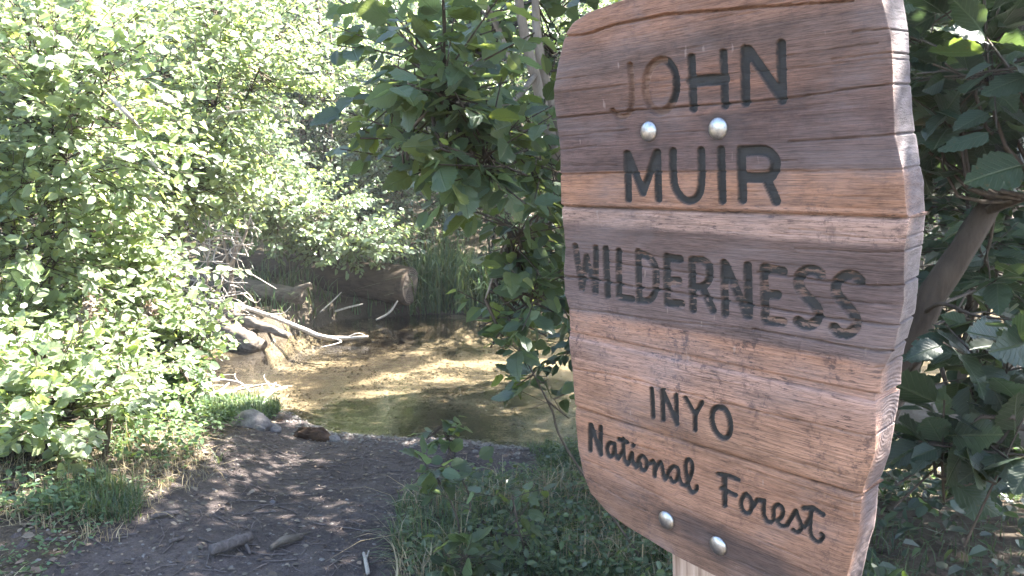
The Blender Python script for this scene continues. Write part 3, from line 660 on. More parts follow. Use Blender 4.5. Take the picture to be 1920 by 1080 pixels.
def build_sign():
    t_, base = _t, SIGN_BASE
    root = empty('wilderness_sign', base, 'tall weathered wooden board sign with routed JOHN MUIR WILDERNESS lettering bolted on a post', 'sign')
    mw = Matrix.Identity(4)
    for r_ in range(3):
        for c_ in range(3): mw[r_][c_] = BR[r_, c_]
    root.matrix_world = Matrix.Translation(Vector(base)) @ mw
    offl = np.array(OFFL)
    bounds = [(ZB, J3, 0.0006, 0.0), (J3, J2, 0.0006, 0.0018), (J2, J1, 0.0045, -0.001), (J1, ZT, 0.0014, 0.0008)]
    gaps = [0.0, 0.0007, 0.0035, 0.0011, 0.0]
    NU = 430; SIDE = 16; LS = 6
    for pi, (za, zb, _, lift) in enumerate(bounds):
        za2, zb2 = za + gaps[pi], zb - gaps[pi + 1]
        nv = max(12, int((zb2 - za2) / 0.00135)); zr = np.linspace(za2, zb2, nv)
        zi = zr + 0.0
        xl = np.interp(zi, lz, lx) + 0.002 * (fbm(zi * 60, 2.0 + pi) - 0.5); xr = np.interp(zi, rz_, rx_); xb = np.interp(zi, bz, bx) + 0.003 * (fbm(zi * 25, 8.0) - 0.5)
        xr = np.maximum(xr, xl + 0.01); xb = np.maximum(xb, xl + 0.02)
        u = np.linspace(0, 1, NU)
        X = xl[:, None] + (xr - xl)[:, None] * u[None, :]
        Z = np.broadcast_to(zi[:, None], X.shape).copy()
        Yd = np.full(X.shape, -lift)
        # rounded rims at the joints, the left rim and the right rim
        dj = np.minimum(zr - za2, zb2 - zr)[:, None]
        if pi in (0,): dj = np.minimum(9, (zb2 - zr))[:, None]
        if pi == 3: dj = (zr - za2)[:, None]
        Yd = Yd + 0.006 * np.exp(-dj / 0.0016) + 0.0012 * np.exp(-dj / 0.006)
        Yd = Yd + 0.010 * np.exp(-(X - xl[:, None]) / 0.005) + 0.006 * np.exp(-(xr[:, None] - X) / 0.006)
        Yd = Yd + 0.0022 * (fbm(X * 7, Z * 22, 3.0 + pi) - 0.5) + 0.0007 * (fbm(X * 14, Z * 330, 9.0) - 0.5)
        IX, IY, _ = bimg(X, Yd * 0, Z)
        paint = np.zeros(X.shape); wearA = np.zeros(X.shape); cut = np.zeros(X.shape); owner = np.full(X.shape, -1); bestd = np.full(X.shape, 1e9)
        for li, (st, wear, (bx0, bx1, by0, by1)) in enumerate(LETTERS):
            mk = (IX > bx0) & (IX < bx1) & (IY > by0) & (IY < by1)
            if not mk.any(): continue
            x_, y_ = IX[mk], IY[mk]; sd = np.full(x_.shape, 1e9)
            for pts, hw in st: sd = np.minimum(sd, seg_d(x_, y_, pts) - hw)
            sd = sd + 0.9 * (fbm(x_ * 0.25, y_ * 0.25) - 0.5)
            cutv = sstep(0.6, -2.4, sd)
            wv_ = np.full(x_.shape, wear)
            if li == 1: wv_ = np.where((x_ > 1246) & (y_ < 192), 0.02, 1.0)
            sub = bestd[mk]; upd = sd < sub
            for arr, val in ((paint, sstep(0.4, -0.8, sd)), (wearA, wv_), (owner, li), (bestd, sd)):
                a = arr[mk]; a = np.where(upd, val, a); arr[mk] = a
            c_ = cut[mk]; cut[mk] = np.maximum(c_, cutv)
        Yd = Yd + np.where((owner == 0) | (owner == 1), 0.0085, 0.0066) * cut * (0.85 + 0.3 * fbm(X * 40, Z * 40))
        Yd_before = Yd.copy()
        for pts, hw, dep in CRACK:
            xs = [p[0] for p in pts]; ys = [p[1] for p in pts]
            mk = (IX > min(xs) - 6) & (IX < max(xs) + 6) & (IY > min(ys) - 6) & (IY < max(ys) + 6)
            if not mk.any(): continue
            x_, y_ = IX[mk], IY[mk]; y_ = y_ + 2.2 * (fbm(x_ * 0.05 + hw * 9, y_ * 0.02) - 0.5)
            d_ = seg_d(x_, y_, smooth_pts(pts))
            amp = 0.45 + 0.9 * fbm(x_ * 0.02 + hw * 31, 0.5, 0.5, 2)
            Yd[mk] += dep * np.clip(1 - d_ / (hw * 1.25 * amp + 0.35), 0, 1) * np.minimum(1, amp)
        # the rounded right-hand end and the left side
        s = (np.arange(1, SIDE + 1) / SIDE)[None, :]
        Y0, X0 = Yd[:, -1:], X[:, -1:]
        sx_ = X0 + (xb[:, None] - X0) * np.power(s, 0.7) + 0.0016 * (fbm(s * 3 + zi[:, None] * 30, zi[:, None] * 40) - 0.5)
        sx_ = sx_ - ((Yd - Yd_before)[:, -3:].max(1))[:, None] * 1.2 * (1 - 0.5 * s)
        sy_ = Y0 + (THK - Y0) * np.power(s, 1.15)
        t = (np.arange(LS, 0, -1) / LS)[None, :]
        lx_ = X[:, :1] + 0.004 * t * 0; ly_ = Yd[:, :1] + (THK - Yd[:, :1]) * t
        rep = lambda a: np.broadcast_to(Z[:, :1], a.shape)
        AX = np.concatenate([lx_ + 0 * ly_, X, sx_], 1); AY = np.concatenate([ly_, Yd, sy_], 1); AZ = np.concatenate([rep(ly_), Z, rep(sx_)], 1)
        eg = np.concatenate([np.zeros(ly_.shape), np.zeros(X.shape), np.broadcast_to(np.minimum(1, s * 2.2), sx_.shape)], 1)
        padL, padR = np.zeros(ly_.shape), np.zeros(sx_.shape)
        full = lambda a: np.concatenate([padL, a, padR], 1)
        nc = AX.shape[1]
        V = np.stack([AX, AY, AZ], -1).reshape(-1, 3) + offl
        I, Jx = np.meshgrid(np.arange(nv - 1), np.arange(nc - 1), indexing='ij')
        Q = np.stack([I * nc + Jx, I * nc + Jx + 1, (I + 1) * nc + Jx + 1, (I + 1) * nc + Jx], -1).reshape(-1, 4)
        at_ = {'paint': full(paint).ravel(), 'wear': full(wearA).ravel(), 'cut': full(cut).ravel(), 'endgrain': eg.ravel()}
        ow = np.concatenate([np.full(padL.shape, -1), np.where(bestd < 1.6, owner, -1), np.full(padR.shape, -1)], 1).ravel()
        fo = ow[Q].max(1)
        # flat top, bottom and back close the plank
        nV = len(V)
        bq = np.stack([np.arange(nv - 1) * nc + nc - 1, np.arange(nv - 1) * nc, (np.arange(nv - 1) + 1) * nc, (np.arange(nv - 1) + 1) * nc + nc - 1], -1)
        endv = np.concatenate([V[:nc] * 1.0, V[(nv - 1) * nc:]]); endv2 = endv.copy(); endv2[:, 1] = offl[1] + THK
        allV = np.vstack([V, endv, endv2]); jx = np.arange(nc - 1)
        eq = np.vstack([np.stack([nV + jx + 1, nV + jx, nV + 2 * nc + jx, nV + 2 * nc + jx + 1], -1), np.stack([nV + nc + jx, nV + nc + jx + 1, nV + 3 * nc + jx + 1, nV + 3 * nc + jx], -1)])
        at2 = {k_: np.concatenate([a, np.zeros(4 * nc)]) for k_, a in at_.items()}
        pk = submesh('plank', allV, np.vstack([Q[fo < 0], bq, eq]), M['plank'], True, root, at2)
        for li in np.unique(fo[fo >= 0]):
            submesh('letter', V, Q[fo == li], M['plank'], True, pk, at_)
    # strip glued in the wide joint and a dark backing behind the joints
    def box(name, x0, x1, y0, y1, z0, z1, mat):
        V = np.array([(x, y, z) for x in (x0, x1) for y in (y0, y1) for z in (z0, z1)]) + offl
        Qb = np.array([(0, 1, 3, 2), (4, 6, 7, 5), (0, 4, 5, 1), (2, 3, 7, 6), (0, 2, 6, 4), (1, 5, 7, 3)])
        return mesh(name, V, Qb, mat, root)
    for zc, hz, dep in ((J1, 0.0016, 0.011), (J2, 0.0048, 0.0052), (J3, 0.001, 0.009)):
        x0, x1 = float(np.interp(zc, lz, lx)) + 0.004, float(np.interp(zc, rz_, rx_)) - 0.002
        box('joint_strip', x0, x1, dep, THK - 0.004, zc - hz, zc + hz, M['plank'])
    # bolts
    for (bxp, byp, rr) in ((1217, 246.5, 17.5), (1347, 241, 18.5), (1250, 975, 17.5), (1347, 1023, 18.5)):
        cx, cz = board(np.array(float(bxp)), np.array(float(byp))); R = 0.0148
        rad = np.array([0, 0.15, 0.35, 0.55, 0.75, 0.9, 0.985, 1.0, 1.0]) * R; hgt = np.array([1.0, 0.985, 0.93, 0.81, 0.6, 0.38, 0.17, 0.06, -0.5]) * 0.0062
        th = np.linspace(0, 2 * math.pi, 33)[:-1]
        V = [np.array([[0, -hgt[0], 0]])] + [np.stack([r_ * np.cos(th), np.full(32, -h_), r_ * np.sin(th)], -1) for r_, h_ in zip(rad[1:], hgt[1:])]
        V = np.vstack(V) + np.array([float(cx), -0.001, float(cz)]) + offl
        a = np.arange(32); b = (a + 1) % 32
        T = np.stack([np.zeros(32, int), 1 + a, 1 + b], -1)
        Qs = np.vstack([np.stack([1 + q * 32 + a, 1 + (q + 1) * 32 + a, 1 + (q + 1) * 32 + b, 1 + q * 32 + b], -1) for q in range(len(rad) - 2)])
        mesh('bolt', V, [Qs, T], M['bolt'], root, smooth=True)
    # post
    pc, _ = board(np.array(1312.), np.array(1040.), THK)
    pw, pd = 0.066, 0.10
    x0, x1 = float(board(np.array(1256.), np.array(1062.), THK)[0]), 0
    x1 = x0 + 0.14
    zs = np.linspace(-t_ - 0.05, ZT - 0.09, 60)
    ring = []
    bev = 0.006
    cs = [(x0 + bev, THK), (x1 - bev, THK), (x1, THK + bev), (x1, THK + pd - bev), (x1 - bev, THK + pd), (x0 + bev, THK + pd), (x0, THK + pd - bev), (x0, THK + bev)]
    for q, z in enumerate(zs):
        for (x, y) in cs: ring.append((x + 0.002 * (fbm(z * 9, x * 40) - 0.5), y + 0.001, z))
    V = np.array(ring) + offl; nn = 8; i = np.arange(len(zs) - 1)[:, None] * nn; j = np.arange(nn)[None, :]
    Qp = np.stack([i + j, i + (j + 1) % nn, i + nn + (j + 1) % nn, i + nn + j], -1).reshape(-1, 4)
    mesh('post', V, [Qp, np.array([[(len(zs) - 1) * 8 + q for q in (0, 1, 2, 3)], [(len(zs) - 1) * 8 + q for q in (0, 3, 4, 7)], [(len(zs) - 1) * 8 + q for q in (4, 5, 6, 7)]])], M['post'], root)
def post_material():
    k = NT('post_wood'); co = k.n('TexCoord').outputs['Object']
    a = k.noise(co, 1.0, 6, 0.65, 0.3, (90, 90, 4)); b = k.noise(co, 1.0, 4, 0.6, 0, (260, 260, 12))
    c = k.ramp(a, [(0.32, (0.2, 0.13, 0.095)), (0.5, (0.4, 0.285, 0.22)), (0.7, (0.55, 0.42, 0.34))])
    c = k.mix(k.ramp(b, [(0.3, 0.7), (0.36, 0.0)]), c, (0.08, 0.05, 0.04))
    return k.done(k.bsdf(c, 0.8, k.bump(k.math('ADD', a, b), 0.5, 0.002), 0.2))
M['post'] = post_material()
build_sign()
#@@PLANTS
# ------------------------------------------------------------------ where the tree shade lies: the crowns overhead end where the photograph's sunlit ground begins
def shade_zone(P):
    t = P[:, 2] / SUND[2]; gx_, gy_ = P[:, 0] - SUND[0] * t, P[:, 1] - SUND[1] * t
    xl = np.interp(gy_, [0, 1.5, 2.6, 3.4, 4.2, 5.2, 5.8, 6.6, 7.2, 7.5, 7.9], [-3.6, -3.4, -2.9, -2.25, -1.95, -1.95, -1.65, -1.4, -1.1, -0.4, 0.3])
    e = 0.35 * (fbm(gx_ * 3, gy_ * 3, 4.0) - 0.5)
    return (gx_ > xl + e) & (gy_ < 7.9 + e) & (gx_ < 6.5)
def G(px, py, z=0.0):                 # the ground under a pixel
    P = on_z(px, py, z); P[2] = float(height(P[0], P[1])); return P
def gz(x, y, dz=0.0): return np.array([x, y, float(height(x, y)) + dz])

# ---- the trees by the sign
b = gz(1.16, 2.55)
T1 = np.array([at(1560, 960, 2.55), at(1672, 740, 2.42), at(1728, 590, 2.35), at(1790, 490, 2.3), at(1848, 395, 2.3), at(1885, 290, 2.35), at(1925, 120, 2.45), at(1990, -150, 2.7), at(2050, -500, 3.2)])
b = gz(T1[0][0] - 0.05, T1[0][1])
plant('alder_tree', 'alder tree with a smooth grey slanting trunk just right of the sign board', 'tree', b,
      [crown(1850, 110, 2.0, 120, 120, 0.3, 22), crown(1780, 240, 2.2, 80, 60, 0.2, 9), crown(1870, 690, 1.8, 80, 50, 0.18, 7), crown(1770, 850, 1.75, 80, 40, 0.15, 6), crown(1890, 840, 1.65, 60, 50, 0.15, 5),
       crown(1900, 270, 2.2, 60, 90, 0.25, 9), crown(1740, 60, 2.6, 80, 90, 0.3, 12), crown(1830, 520, 3.0, 90, 120, 0.3, 8),
       (np.array([2.4, 4.1, 3.9]), np.array([2.2, 2.5, 0.9]), 1350), (np.array([4.6, 4.3, 4.2]), np.array([2.0, 2.4, 0.8]), 760)],
      [np.vstack([b, T1]), np.array([T1[4], at(1880, 385, 2.2), at(1930, 368, 2.1), at(2050, 330, 2.0)]), np.array([T1[2], at(1765, 570, 2.2), at(1830, 592, 2.1), at(1900, 600, 2.0)]),
       np.array([T1[1], at(1745, 660, 2.1), at(1790, 760, 1.95), at(1850, 770, 1.8), at(1900, 800, 1.7)]), np.array([T1[6], [2.2, 3.6, 3.2], [2.6, 4.4, 3.9]]), np.array([T1[7], [1.6, 3.8, 3.4], [1.0, 4.3, 3.7]])],
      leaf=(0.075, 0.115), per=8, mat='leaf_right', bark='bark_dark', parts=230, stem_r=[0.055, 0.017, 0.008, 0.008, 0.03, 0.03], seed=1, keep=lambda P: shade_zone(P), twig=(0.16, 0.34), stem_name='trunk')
b2 = gz(0.52, 3.25)
plant('alder_tree', 'two-stemmed alder tree whose leafy boughs hang left of the sign over the creek', 'tree', b2,
      [crown(840, 150, 2.2, 125, 115, 0.33, 26), crown(915, 290, 2.25, 95, 90, 0.3, 23), crown(960, 230, 2.5, 60, 60, 0.2, 6), crown(780, 90, 2.5, 120, 90, 0.25, 11), crown(810, 290, 2.5, 100, 90, 0.25, 12), crown(1010, 300, 2.6, 50, 90, 0.3, 12),
       crown(975, 430, 2.6, 80, 80, 0.25, 12), crown(1000, 540, 2.6, 65, 70, 0.25, 11), crown(955, 585, 2.7, 55, 30, 0.2, 5), crown(1040, 420, 2.9, 60, 200, 0.3, 22), crown(1030, 60, 3.3, 90, 130, 0.3, 22), crown(880, 60, 3.2, 110, 80, 0.3, 24), crown(740, 180, 2.4, 60, 45, 0.15, 6), crown(770, 250, 2.2, 60, 40, 0.15, 5),
       (np.array([1.1, 2.9, 3.2]), np.array([1.35, 1.7, 0.55]), 600), (np.array([-0.15, 3.7, 3.25]), np.array([1.0, 1.1, 0.4]), 230)],
      [np.vstack([b2, at(1130, 700, 3.2), at(1075, 420, 3.1), at(1015, 190, 2.98), at(985, 70, 2.9), at(970, -30, 2.85), at(950, -250, 2.8)]), np.vstack([b2 + [0.05, 0.03, 0], at(1110, 500, 3.2), at(1022, 150, 3.02), at(1003, -20, 3.0), at(1010, -300, 3.0)]),
       np.array([at(960, 130, 2.95), at(930, 45, 2.9), at(900, -10, 2.8), at(860, -120, 2.7)]), np.array([at(1005, 140, 2.95), at(960, 190, 2.6), at(900, 190, 2.35), at(820, 200, 2.2), at(760, 250, 2.2)]),
       np.array([at(1030, 420, 3.05), at(1000, 420, 2.8), at(950, 460, 2.65), at(910, 560, 2.6)])],
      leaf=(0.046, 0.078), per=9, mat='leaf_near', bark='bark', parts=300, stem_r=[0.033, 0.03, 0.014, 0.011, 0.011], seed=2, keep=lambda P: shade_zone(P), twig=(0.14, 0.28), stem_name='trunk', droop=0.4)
b3 = gz(3.6, 5.6)
plant('alder_tree', 'tall alder tree at the right edge, crown out of view shaped to shade the creek', 'tree', b3,
      [(np.array([2.8, 8.2, 4.25]), np.array([2.5, 2.4, 0.9]), 1400), (np.array([3.0, 5.4, 2.6]), np.array([1.0, 0.9, 1.1]), 200), (np.array([0.95, 6.35, 3.5]), np.array([0.7, 0.55, 0.4]), 90)],  # overhead crowns placed out of view to shade the creek and boulder
      [np.array([b3, b3 + [0, 0, 1.5], b3 + [-0.1, 0.3, 3], b3 + [-0.3, 0.8, 4.4]]), np.array([b3 + [0, 0, 1.5], b3 + [-0.5, -0.1, 2.4], b3 + [-1.2, 0.2, 3.6]])],
      leaf=(0.08, 0.11), per=8, mat='leaf_dark', bark='bark', parts=60, stem_r=[0.08, 0.05], seed=3, keep=lambda P: shade_zone(P) | (P[:, 2] < 2.9), stem_name='trunk')

# ---- shrubs behind the sign on the right
def bush_stems(b, tops, r=0.1):
    out = []
    for q, t in enumerate(tops):
        t = np.asarray(t, float); o = b + [random.uniform(-r, r), random.uniform(-r, r), -0.02]
        m = (o + t) / 2 + [random.uniform(-0.12, 0.12), random.uniform(-0.12, 0.12), 0.15]
        out.append(np.array([o, m, t]))
    return out
for (px, py, Y, rx, rz, ry, n, lab, sd) in (
        (1860, 330, 3.9, 230, 420, 0.5, 330, 'dark leafy shrub in deep shade right behind the slanting trunk', 11),
        (1560, 350, 4.6, 220, 480, 0.5, 330, 'dark shrub hidden mostly behind the sign board', 12),
        (1180, 420, 4.9, 170, 380, 0.4, 260, 'shaded shrub at the creek edge peeping past the left side of the sign', 13)):
    c = at(px, py, Y); b = gz(c[0], c[1])
    plant('shrub', lab, 'shrub', b, [crown(px, py, Y, rx, rz, ry, n)], bush_stems(b, [at(px - 80, py - 200, Y), at(px, py - 250, Y), at(px + 90, py - 150, Y), at(px + 30, py + 100, Y)]),
          leaf=(0.06, 0.095), per=10, mat='leaf_dark', parts=110, group='shady shrubs behind the sign', seed=sd, stem_r=0.022)

# ---- sunny shrubs on the left bank
def sunny(name, lab, crowns, base, tops, seed, parts, **kw):
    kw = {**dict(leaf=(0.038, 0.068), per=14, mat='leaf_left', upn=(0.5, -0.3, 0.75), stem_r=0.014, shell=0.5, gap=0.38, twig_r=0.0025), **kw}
    return plant(name, lab, 'shrub', base, crowns, bush_stems(base, tops), parts=parts, group='sunlit shrubs on the left bank', seed=seed, **kw)
sunny('shrub', 'tall pale green shrub with large glossy leaves filling the upper left corner', [crown(90, 180, 4.4, 260, 260, 0.6, 480), crown(30, 430, 4.3, 190, 170, 0.5, 260)], gz(-3.0, 4.7),
      [at(60, 60, 4.4), at(200, 100, 4.5), at(-60, 200, 4.5), at(120, 300, 4.3), at(250, 20, 4.7)], 21, 300)
sunny('shrub', 'bright yellow-green shrub above the logs, right of the tallest left shrub', [crown(400, 120, 6.2, 230, 200, 0.7, 640), crown(330, 330, 6.0, 170, 110, 0.5, 260)], gz(-3.15, 6.3),
      [at(330, 20, 6.3), at(420, -20, 6.3), at(520, 60, 6.4), at(400, 200, 6.2), at(300, 150, 6.0)], 22, 260)
sunny('shrub', 'bushy bright green shrub at the creek edge, left of the fallen branch', [crown(220, 500, 5.0, 170, 150, 0.5, 340), crown(330, 620, 5.1, 70, 90, 0.3, 80), crown(190, 620, 4.9, 120, 90, 0.4, 110)], gz(-2.35, 5.0),
      [at(160, 400, 5.0), at(240, 380, 5.0), at(320, 470, 5.1), at(370, 600, 5.1), at(250, 560, 4.9)], 23, 300)
sunny('shrub', 'low small-leaved shrub nearest the camera at the left edge of the path', [crown(80, 760, 3.7, 150, 130, 0.35, 240), crown(190, 700, 4.2, 110, 90, 0.3, 110), crown(20, 640, 4.0, 110, 110, 0.3, 110)], gz(-2.1, 3.8),
      [at(60, 650, 3.8), at(120, 640, 3.9), at(200, 640, 4.2), at(0, 700, 3.7), at(140, 760, 3.8)], 24, 300, leaf=(0.04, 0.07), gap=0.3, mat='leaf_left')
sunny('shrub', 'sparse pale shrub with wilted stems on the gravel beside the bank grass', [crown(330, 690, 5.2, 70, 60, 0.25, 40), crown(260, 740, 4.8, 90, 50, 0.25, 50), crown(330, 800, 4.6, 80, 40, 0.25, 50), crown(210, 840, 4.2, 80, 40, 0.2, 40)], gz(-2.1, 5.0),
      [at(300, 660, 5.1), at(350, 640, 5.2), at(240, 690, 4.8)], 25, 70, leaf=(0.035, 0.06), gap=0.25, mat='herb')

# ---- far bank
def farb(lab, crowns, base, tops, seed, parts=40, name='shrub', group='shrubs along the far bank', cat='shrub', **kw):
    kw = {**dict(leaf=(0.045, 0.078), per=15, mat='leaf_far', upn=(0.45, -0.3, 0.75), stem_r=0.03, shell=0.5, gap=0.34, twig_r=0.0028), **kw}
    return plant(name, lab, cat, base, crowns, bush_stems(base, tops, 0.25), parts=parts, group=group, seed=seed, **kw)
farb('leafy shrub hanging over the big fallen log', [crown(520, 385, 9.6, 160, 75, 0.8, 420), crown(650, 445, 10.0, 130, 45, 0.7, 230)], gz(-3.2, 10.9), [at(430, 330, 9.6), at(520, 320, 9.6), at(620, 400, 9.9), at(690, 430, 10)], 31, 90)
farb('thin dark tree standing upright between the bright shrubs of the far bank', [crown(590, 150, 11.0, 80, 200, 0.6, 260)], gz(-2.9, 11.3), [at(556, 0, 11), at(590, -60, 11), at(620, 60, 11), at(560, 200, 11)], 32, 20, 'tree', None, 'tree', mat='leaf_dark', stem_r=0.05, stem_name='trunk')
farb('wide sunlit shrub of the far bank above the end of the big log', [crown(740, 280, 11.8, 180, 190, 0.9, 900)], gz(-1.7, 12.3), [at(650, 180, 11.8), at(730, 120, 11.8), at(820, 200, 11.8), at(760, 340, 11.6)], 33, 30, gap=0.44)
farb('tall sunlit shrub of the far bank seen between the hanging alder leaves', [crown(930, 230, 12.6, 170, 260, 0.9, 900)], gz(-0.2, 13.0), [at(860, 80, 12.6), at(930, 20, 12.6), at(1000, 100, 12.6), at(940, 300, 12.5)], 34, 20, gap=0.44)
farb('broad pale shrub behind the upper left shrubs', [crown(250, 120, 9.0, 300, 230, 0.9, 620), crown(420, 300, 8.6, 140, 90, 0.6, 190)], gz(-4.4, 9.4), [at(150, 0, 9), at(260, -30, 9), at(360, 60, 9), at(430, 250, 8.7)], 35, 60)
farb('shady shrub of the far bank behind the sign', [crown(1250, 250, 13.0, 220, 300, 1.0, 620)], gz(2.6, 13.4), [at(1180, 50, 13), at(1260, 0, 13), at(1350, 150, 13)], 36, 0, mat='leaf_dark')
farb('shady shrub of the far bank at the right edge', [crown(1700, 250, 12.0, 330, 320, 1.0, 700)], gz(6.2, 12.4), [at(1600, 50, 12), at(1700, 0, 12), at(1850, 150, 12)], 37, 0, mat='leaf_dark')
farb('unseen far bank tree added behind the sign to shade the log and creek', [(np.array([1.6, 11.6, 3.3]), np.array([2.0, 1.5, 0.8]), 620), (np.array([0.2, 11.6, 3.3]), np.array([0.8, 0.7, 0.4]), 60)], gz(2.0, 12.0), [[1.0, 11.4, 3.6], [1.8, 11.6, 4.0], [2.6, 11.8, 3.6]], 38, 0, 'tree', None, 'tree', mat='leaf_dark', stem_r=0.06, stem_name='trunk')  # added tree, hidden from view; its crown shades the big log and far water
farb('leafy shrub in the gap behind the dark far bank tree', [crown(680, 200, 12.6, 170, 160, 0.8, 760)], gz(-2.6, 13.2), [at(600, 120, 12.6), at(680, 60, 12.6), at(750, 140, 12.6)], 39, 0)
farb('leafy shrub low on the slope above the thick fallen log', [crown(640, 360, 11.2, 150, 70, 0.6, 420)], gz(-2.5, 11.7), [at(570, 330, 11.2), at(650, 310, 11.2), at(720, 340, 11.2)], 40, 0)
# the wooded slope behind
n = 95000; r = np.random.default_rng(77)
P = np.stack([r.uniform(-13, 13, n), r.uniform(13.0, 20.0, n), np.zeros(n)], -1); P[:, 2] = height(P[:, 0], P[:, 1]) + 4.6 * r.random(n) ** 0.8
P = P[fbm(P[:, 0] * 1.1, P[:, 1] * 1.1, P[:, 2] * 1.1 + 3, 3) > 0.44]; n = len(P)
D = unit(r.normal(0, 1, (n, 3)) + [0, -0.3, -0.4]); N = unit(np.array([0, -0.2, 0.9]) + r.normal(0, 0.5, (n, 3))); N = unit(N - D * (N * D).sum(1, keepdims=True))
V, T = bulk(P, D, N, r.uniform(0.09, 0.16, n), 0.68, r)
tag(mesh('thicket', V, [T], M['leaf_far']), 'mass of leafy thicket covering the slope beyond the creek', 'thicket', kind='stuff')

# ---- saplings at the near bank
def sapling(lab, pts, Y, n, rad, seed, leaf, mat='leaf_near', parts=60, foot=0.0):
    P = np.array([at(x, y, Y + dy) for x, y, dy in pts]); b = gz(P[0][0] + foot, P[0][1] + foot * 0.3)
    Pn = catmull(P, 24); C = [(p, np.array([rad, rad, rad * 0.6]), n) for p in Pn[8::5]]
    plant('sapling', lab, 'sapling', b, C, [np.vstack([b, P])], leaf=leaf, per=5, mat=mat, parts=parts, seed=seed, stem_r=0.0055, twig=(0.07, 0.16), twig_r=0.0018, group='young saplings at the creek bank', droop=0.15)
sapling('slender leafy sapling leaning left against the water beside the sign', [(1065, 845, 0), (1035, 770, 0), (1005, 710, 0), (978, 660, 0), (968, 635, 0)], 2.7, 3, 0.12, 41, (0.05, 0.085), parts=60, foot=0.32)
sapling('small upright sapling at the right edge of the path by the water', [(880, 930, 0), (855, 880, 0), (838, 830, 0), (830, 795, 0)], 3.35, 2, 0.07, 42, (0.045, 0.07), parts=30)
sapling('short sapling with broad leaves in the grass below the upright sapling', [(860, 985, 0), (840, 930, 0), (815, 890, 0), (800, 875, 0)], 3.0, 2, 0.07, 43, (0.05, 0.07), parts=30)
sapling('lowest broad-leaved seedling at the bottom of the grassy bank', [(905, 1095, 0), (880, 1060, 0), (865, 1040, 0)], 2.7, 3, 0.09, 44, (0.05, 0.075), parts=24)
sapling('leafy seedling standing in the dry grass left of the sign post', [(985, 1040, 0), (970, 980, 0), (960, 930, 0)], 2.85, 2, 0.08, 45, (0.04, 0.06), parts=24)

# ------------------------------------------------------------------ grass, herbs, litter, pebbles
def blades(name, lab, n, sample, hgt, mat, seed, bend=0.5, wid=0.0035):
    r = np.random.default_rng(seed); P = sample(r, n); n = len(P)
    h = r.uniform(*hgt, n) * (0.5 + 0.9 * fbm(P[:, 0] * 3, P[:, 1] * 3)); a = r.uniform(0, 2 * math.pi, n); lean = unit(np.stack([np.cos(a), np.sin(a), np.zeros(n)], -1)); sd = np.stack([-np.sin(a), np.cos(a), np.zeros(n)], -1)
    bd = (r.random(n) ** 1.3 * bend * 1.6)[:, None]; W = (wid * (0.6 + 0.8 * r.random(n)))[:, None]; H = h[:, None]; up = np.array([0, 0, 1.0])
    lv = []
    for t, wk in ((0, 1.0), (0.4, 0.9), (0.75, 0.6)):
        c = P + up * H * (t - 0.35 * bd * t * t) + lean * H * bd * t * t; lv += [c - sd * W * wk, c + sd * W * wk]
    tip = P + up * H * (1 - 0.45 * bd) + lean * H * bd * 1.05
    V = np.stack(lv + [tip], 1).reshape(-1, 3); b_ = (np.arange(n) * 7)[:, None]
    Q = np.concatenate([b_ + [[0, 1, 3, 2]], b_ + [[2, 3, 5, 4]]], 0); T = b_ + [[4, 5, 6]]
    return tag(mesh(name, V, [Q, T], M[mat], smooth=True), lab, 'grass', kind='stuff')
def region(x0, x1, y0, y1, inpath_ok=None, patch=None, patch_s=2.0, seed=0.0):
    def f(r, n):
        x, y = r.uniform(x0, x1, n), r.uniform(y0, y1, n); d = path_d(x, y)
        ok = ((y < y_near(x) - 0.03) | (y > y_far(x) + 0.02))
        if inpath_ok is not None: ok &= d < inpath_ok
        if patch is not None: ok &= fbm(x * patch_s + seed, y * patch_s) > patch
        x, y = x[ok], y[ok]; return np.stack([x, y, height(x, y) - 0.005], -1)
    return f
blades('grass', 'dense green grass on the bank between the path and the sign', 30000, region(-0.75, 1.3, 2.0, 5.0, 0.02, 0.36, 2.5), (0.035, 0.125), 'grass', 51, 1.1, 0.0024)
blades('dry_grass', 'straw-coloured dry grass on the bank below the sign', 3800, region(-0.6, 0.75, 1.9, 4.2, 0.0, 0.42, 3.0, 5), (0.06, 0.22), 'dry_grass', 52, 1.1, 0.0022)
blades('grass', 'soft green grass along the left edge of the path', 11000, region(-2.0, -0.9, 3.1, 4.65, 0.08, 0.42, 2.2, 9), (0.05, 0.16), 'grass', 53, 0.8, 0.003)
blades('grass', 'sunlit grass tufts behind the grey boulder', 6000, region(-2.6, -1.75, 5.15, 6.0, 0.0, 0.4, 2.5), (0.06, 0.17), 'grass', 54, 0.6, 0.0035)
blades('dry_grass', 'thin dry straw on the lower left ground', 9000, region(-3.2, -0.9, 2.0, 4.4, 0.12, 0.42, 2.5, 3), (0.03, 0.12), 'dry_grass', 55, 1.5, 0.0016)
blades('grass', 'tall drooping grass at the water beside the sawn log end', 3600, region(-1.35, 0.3, 9.3, 11.6, None, 0.3, 1.5), (0.35, 0.95), 'grass', 56, 0.9, 0.009)
blades('grass', 'grass along the far creek bank under the shrubs', 7000, region(-6, 5, 8.4, 12.5, None, 0.42, 1.2, 4), (0.12, 0.45), 'grass', 57, 0.7, 0.007)
blades('grass', 'scattered thin grass in the shade right of the sign', 6000, region(0.9, 3.6, 1.9, 5.0, None, 0.5, 2.2, 6), (0.04, 0.14), 'grass_dark', 58, 1.2, 0.0025)
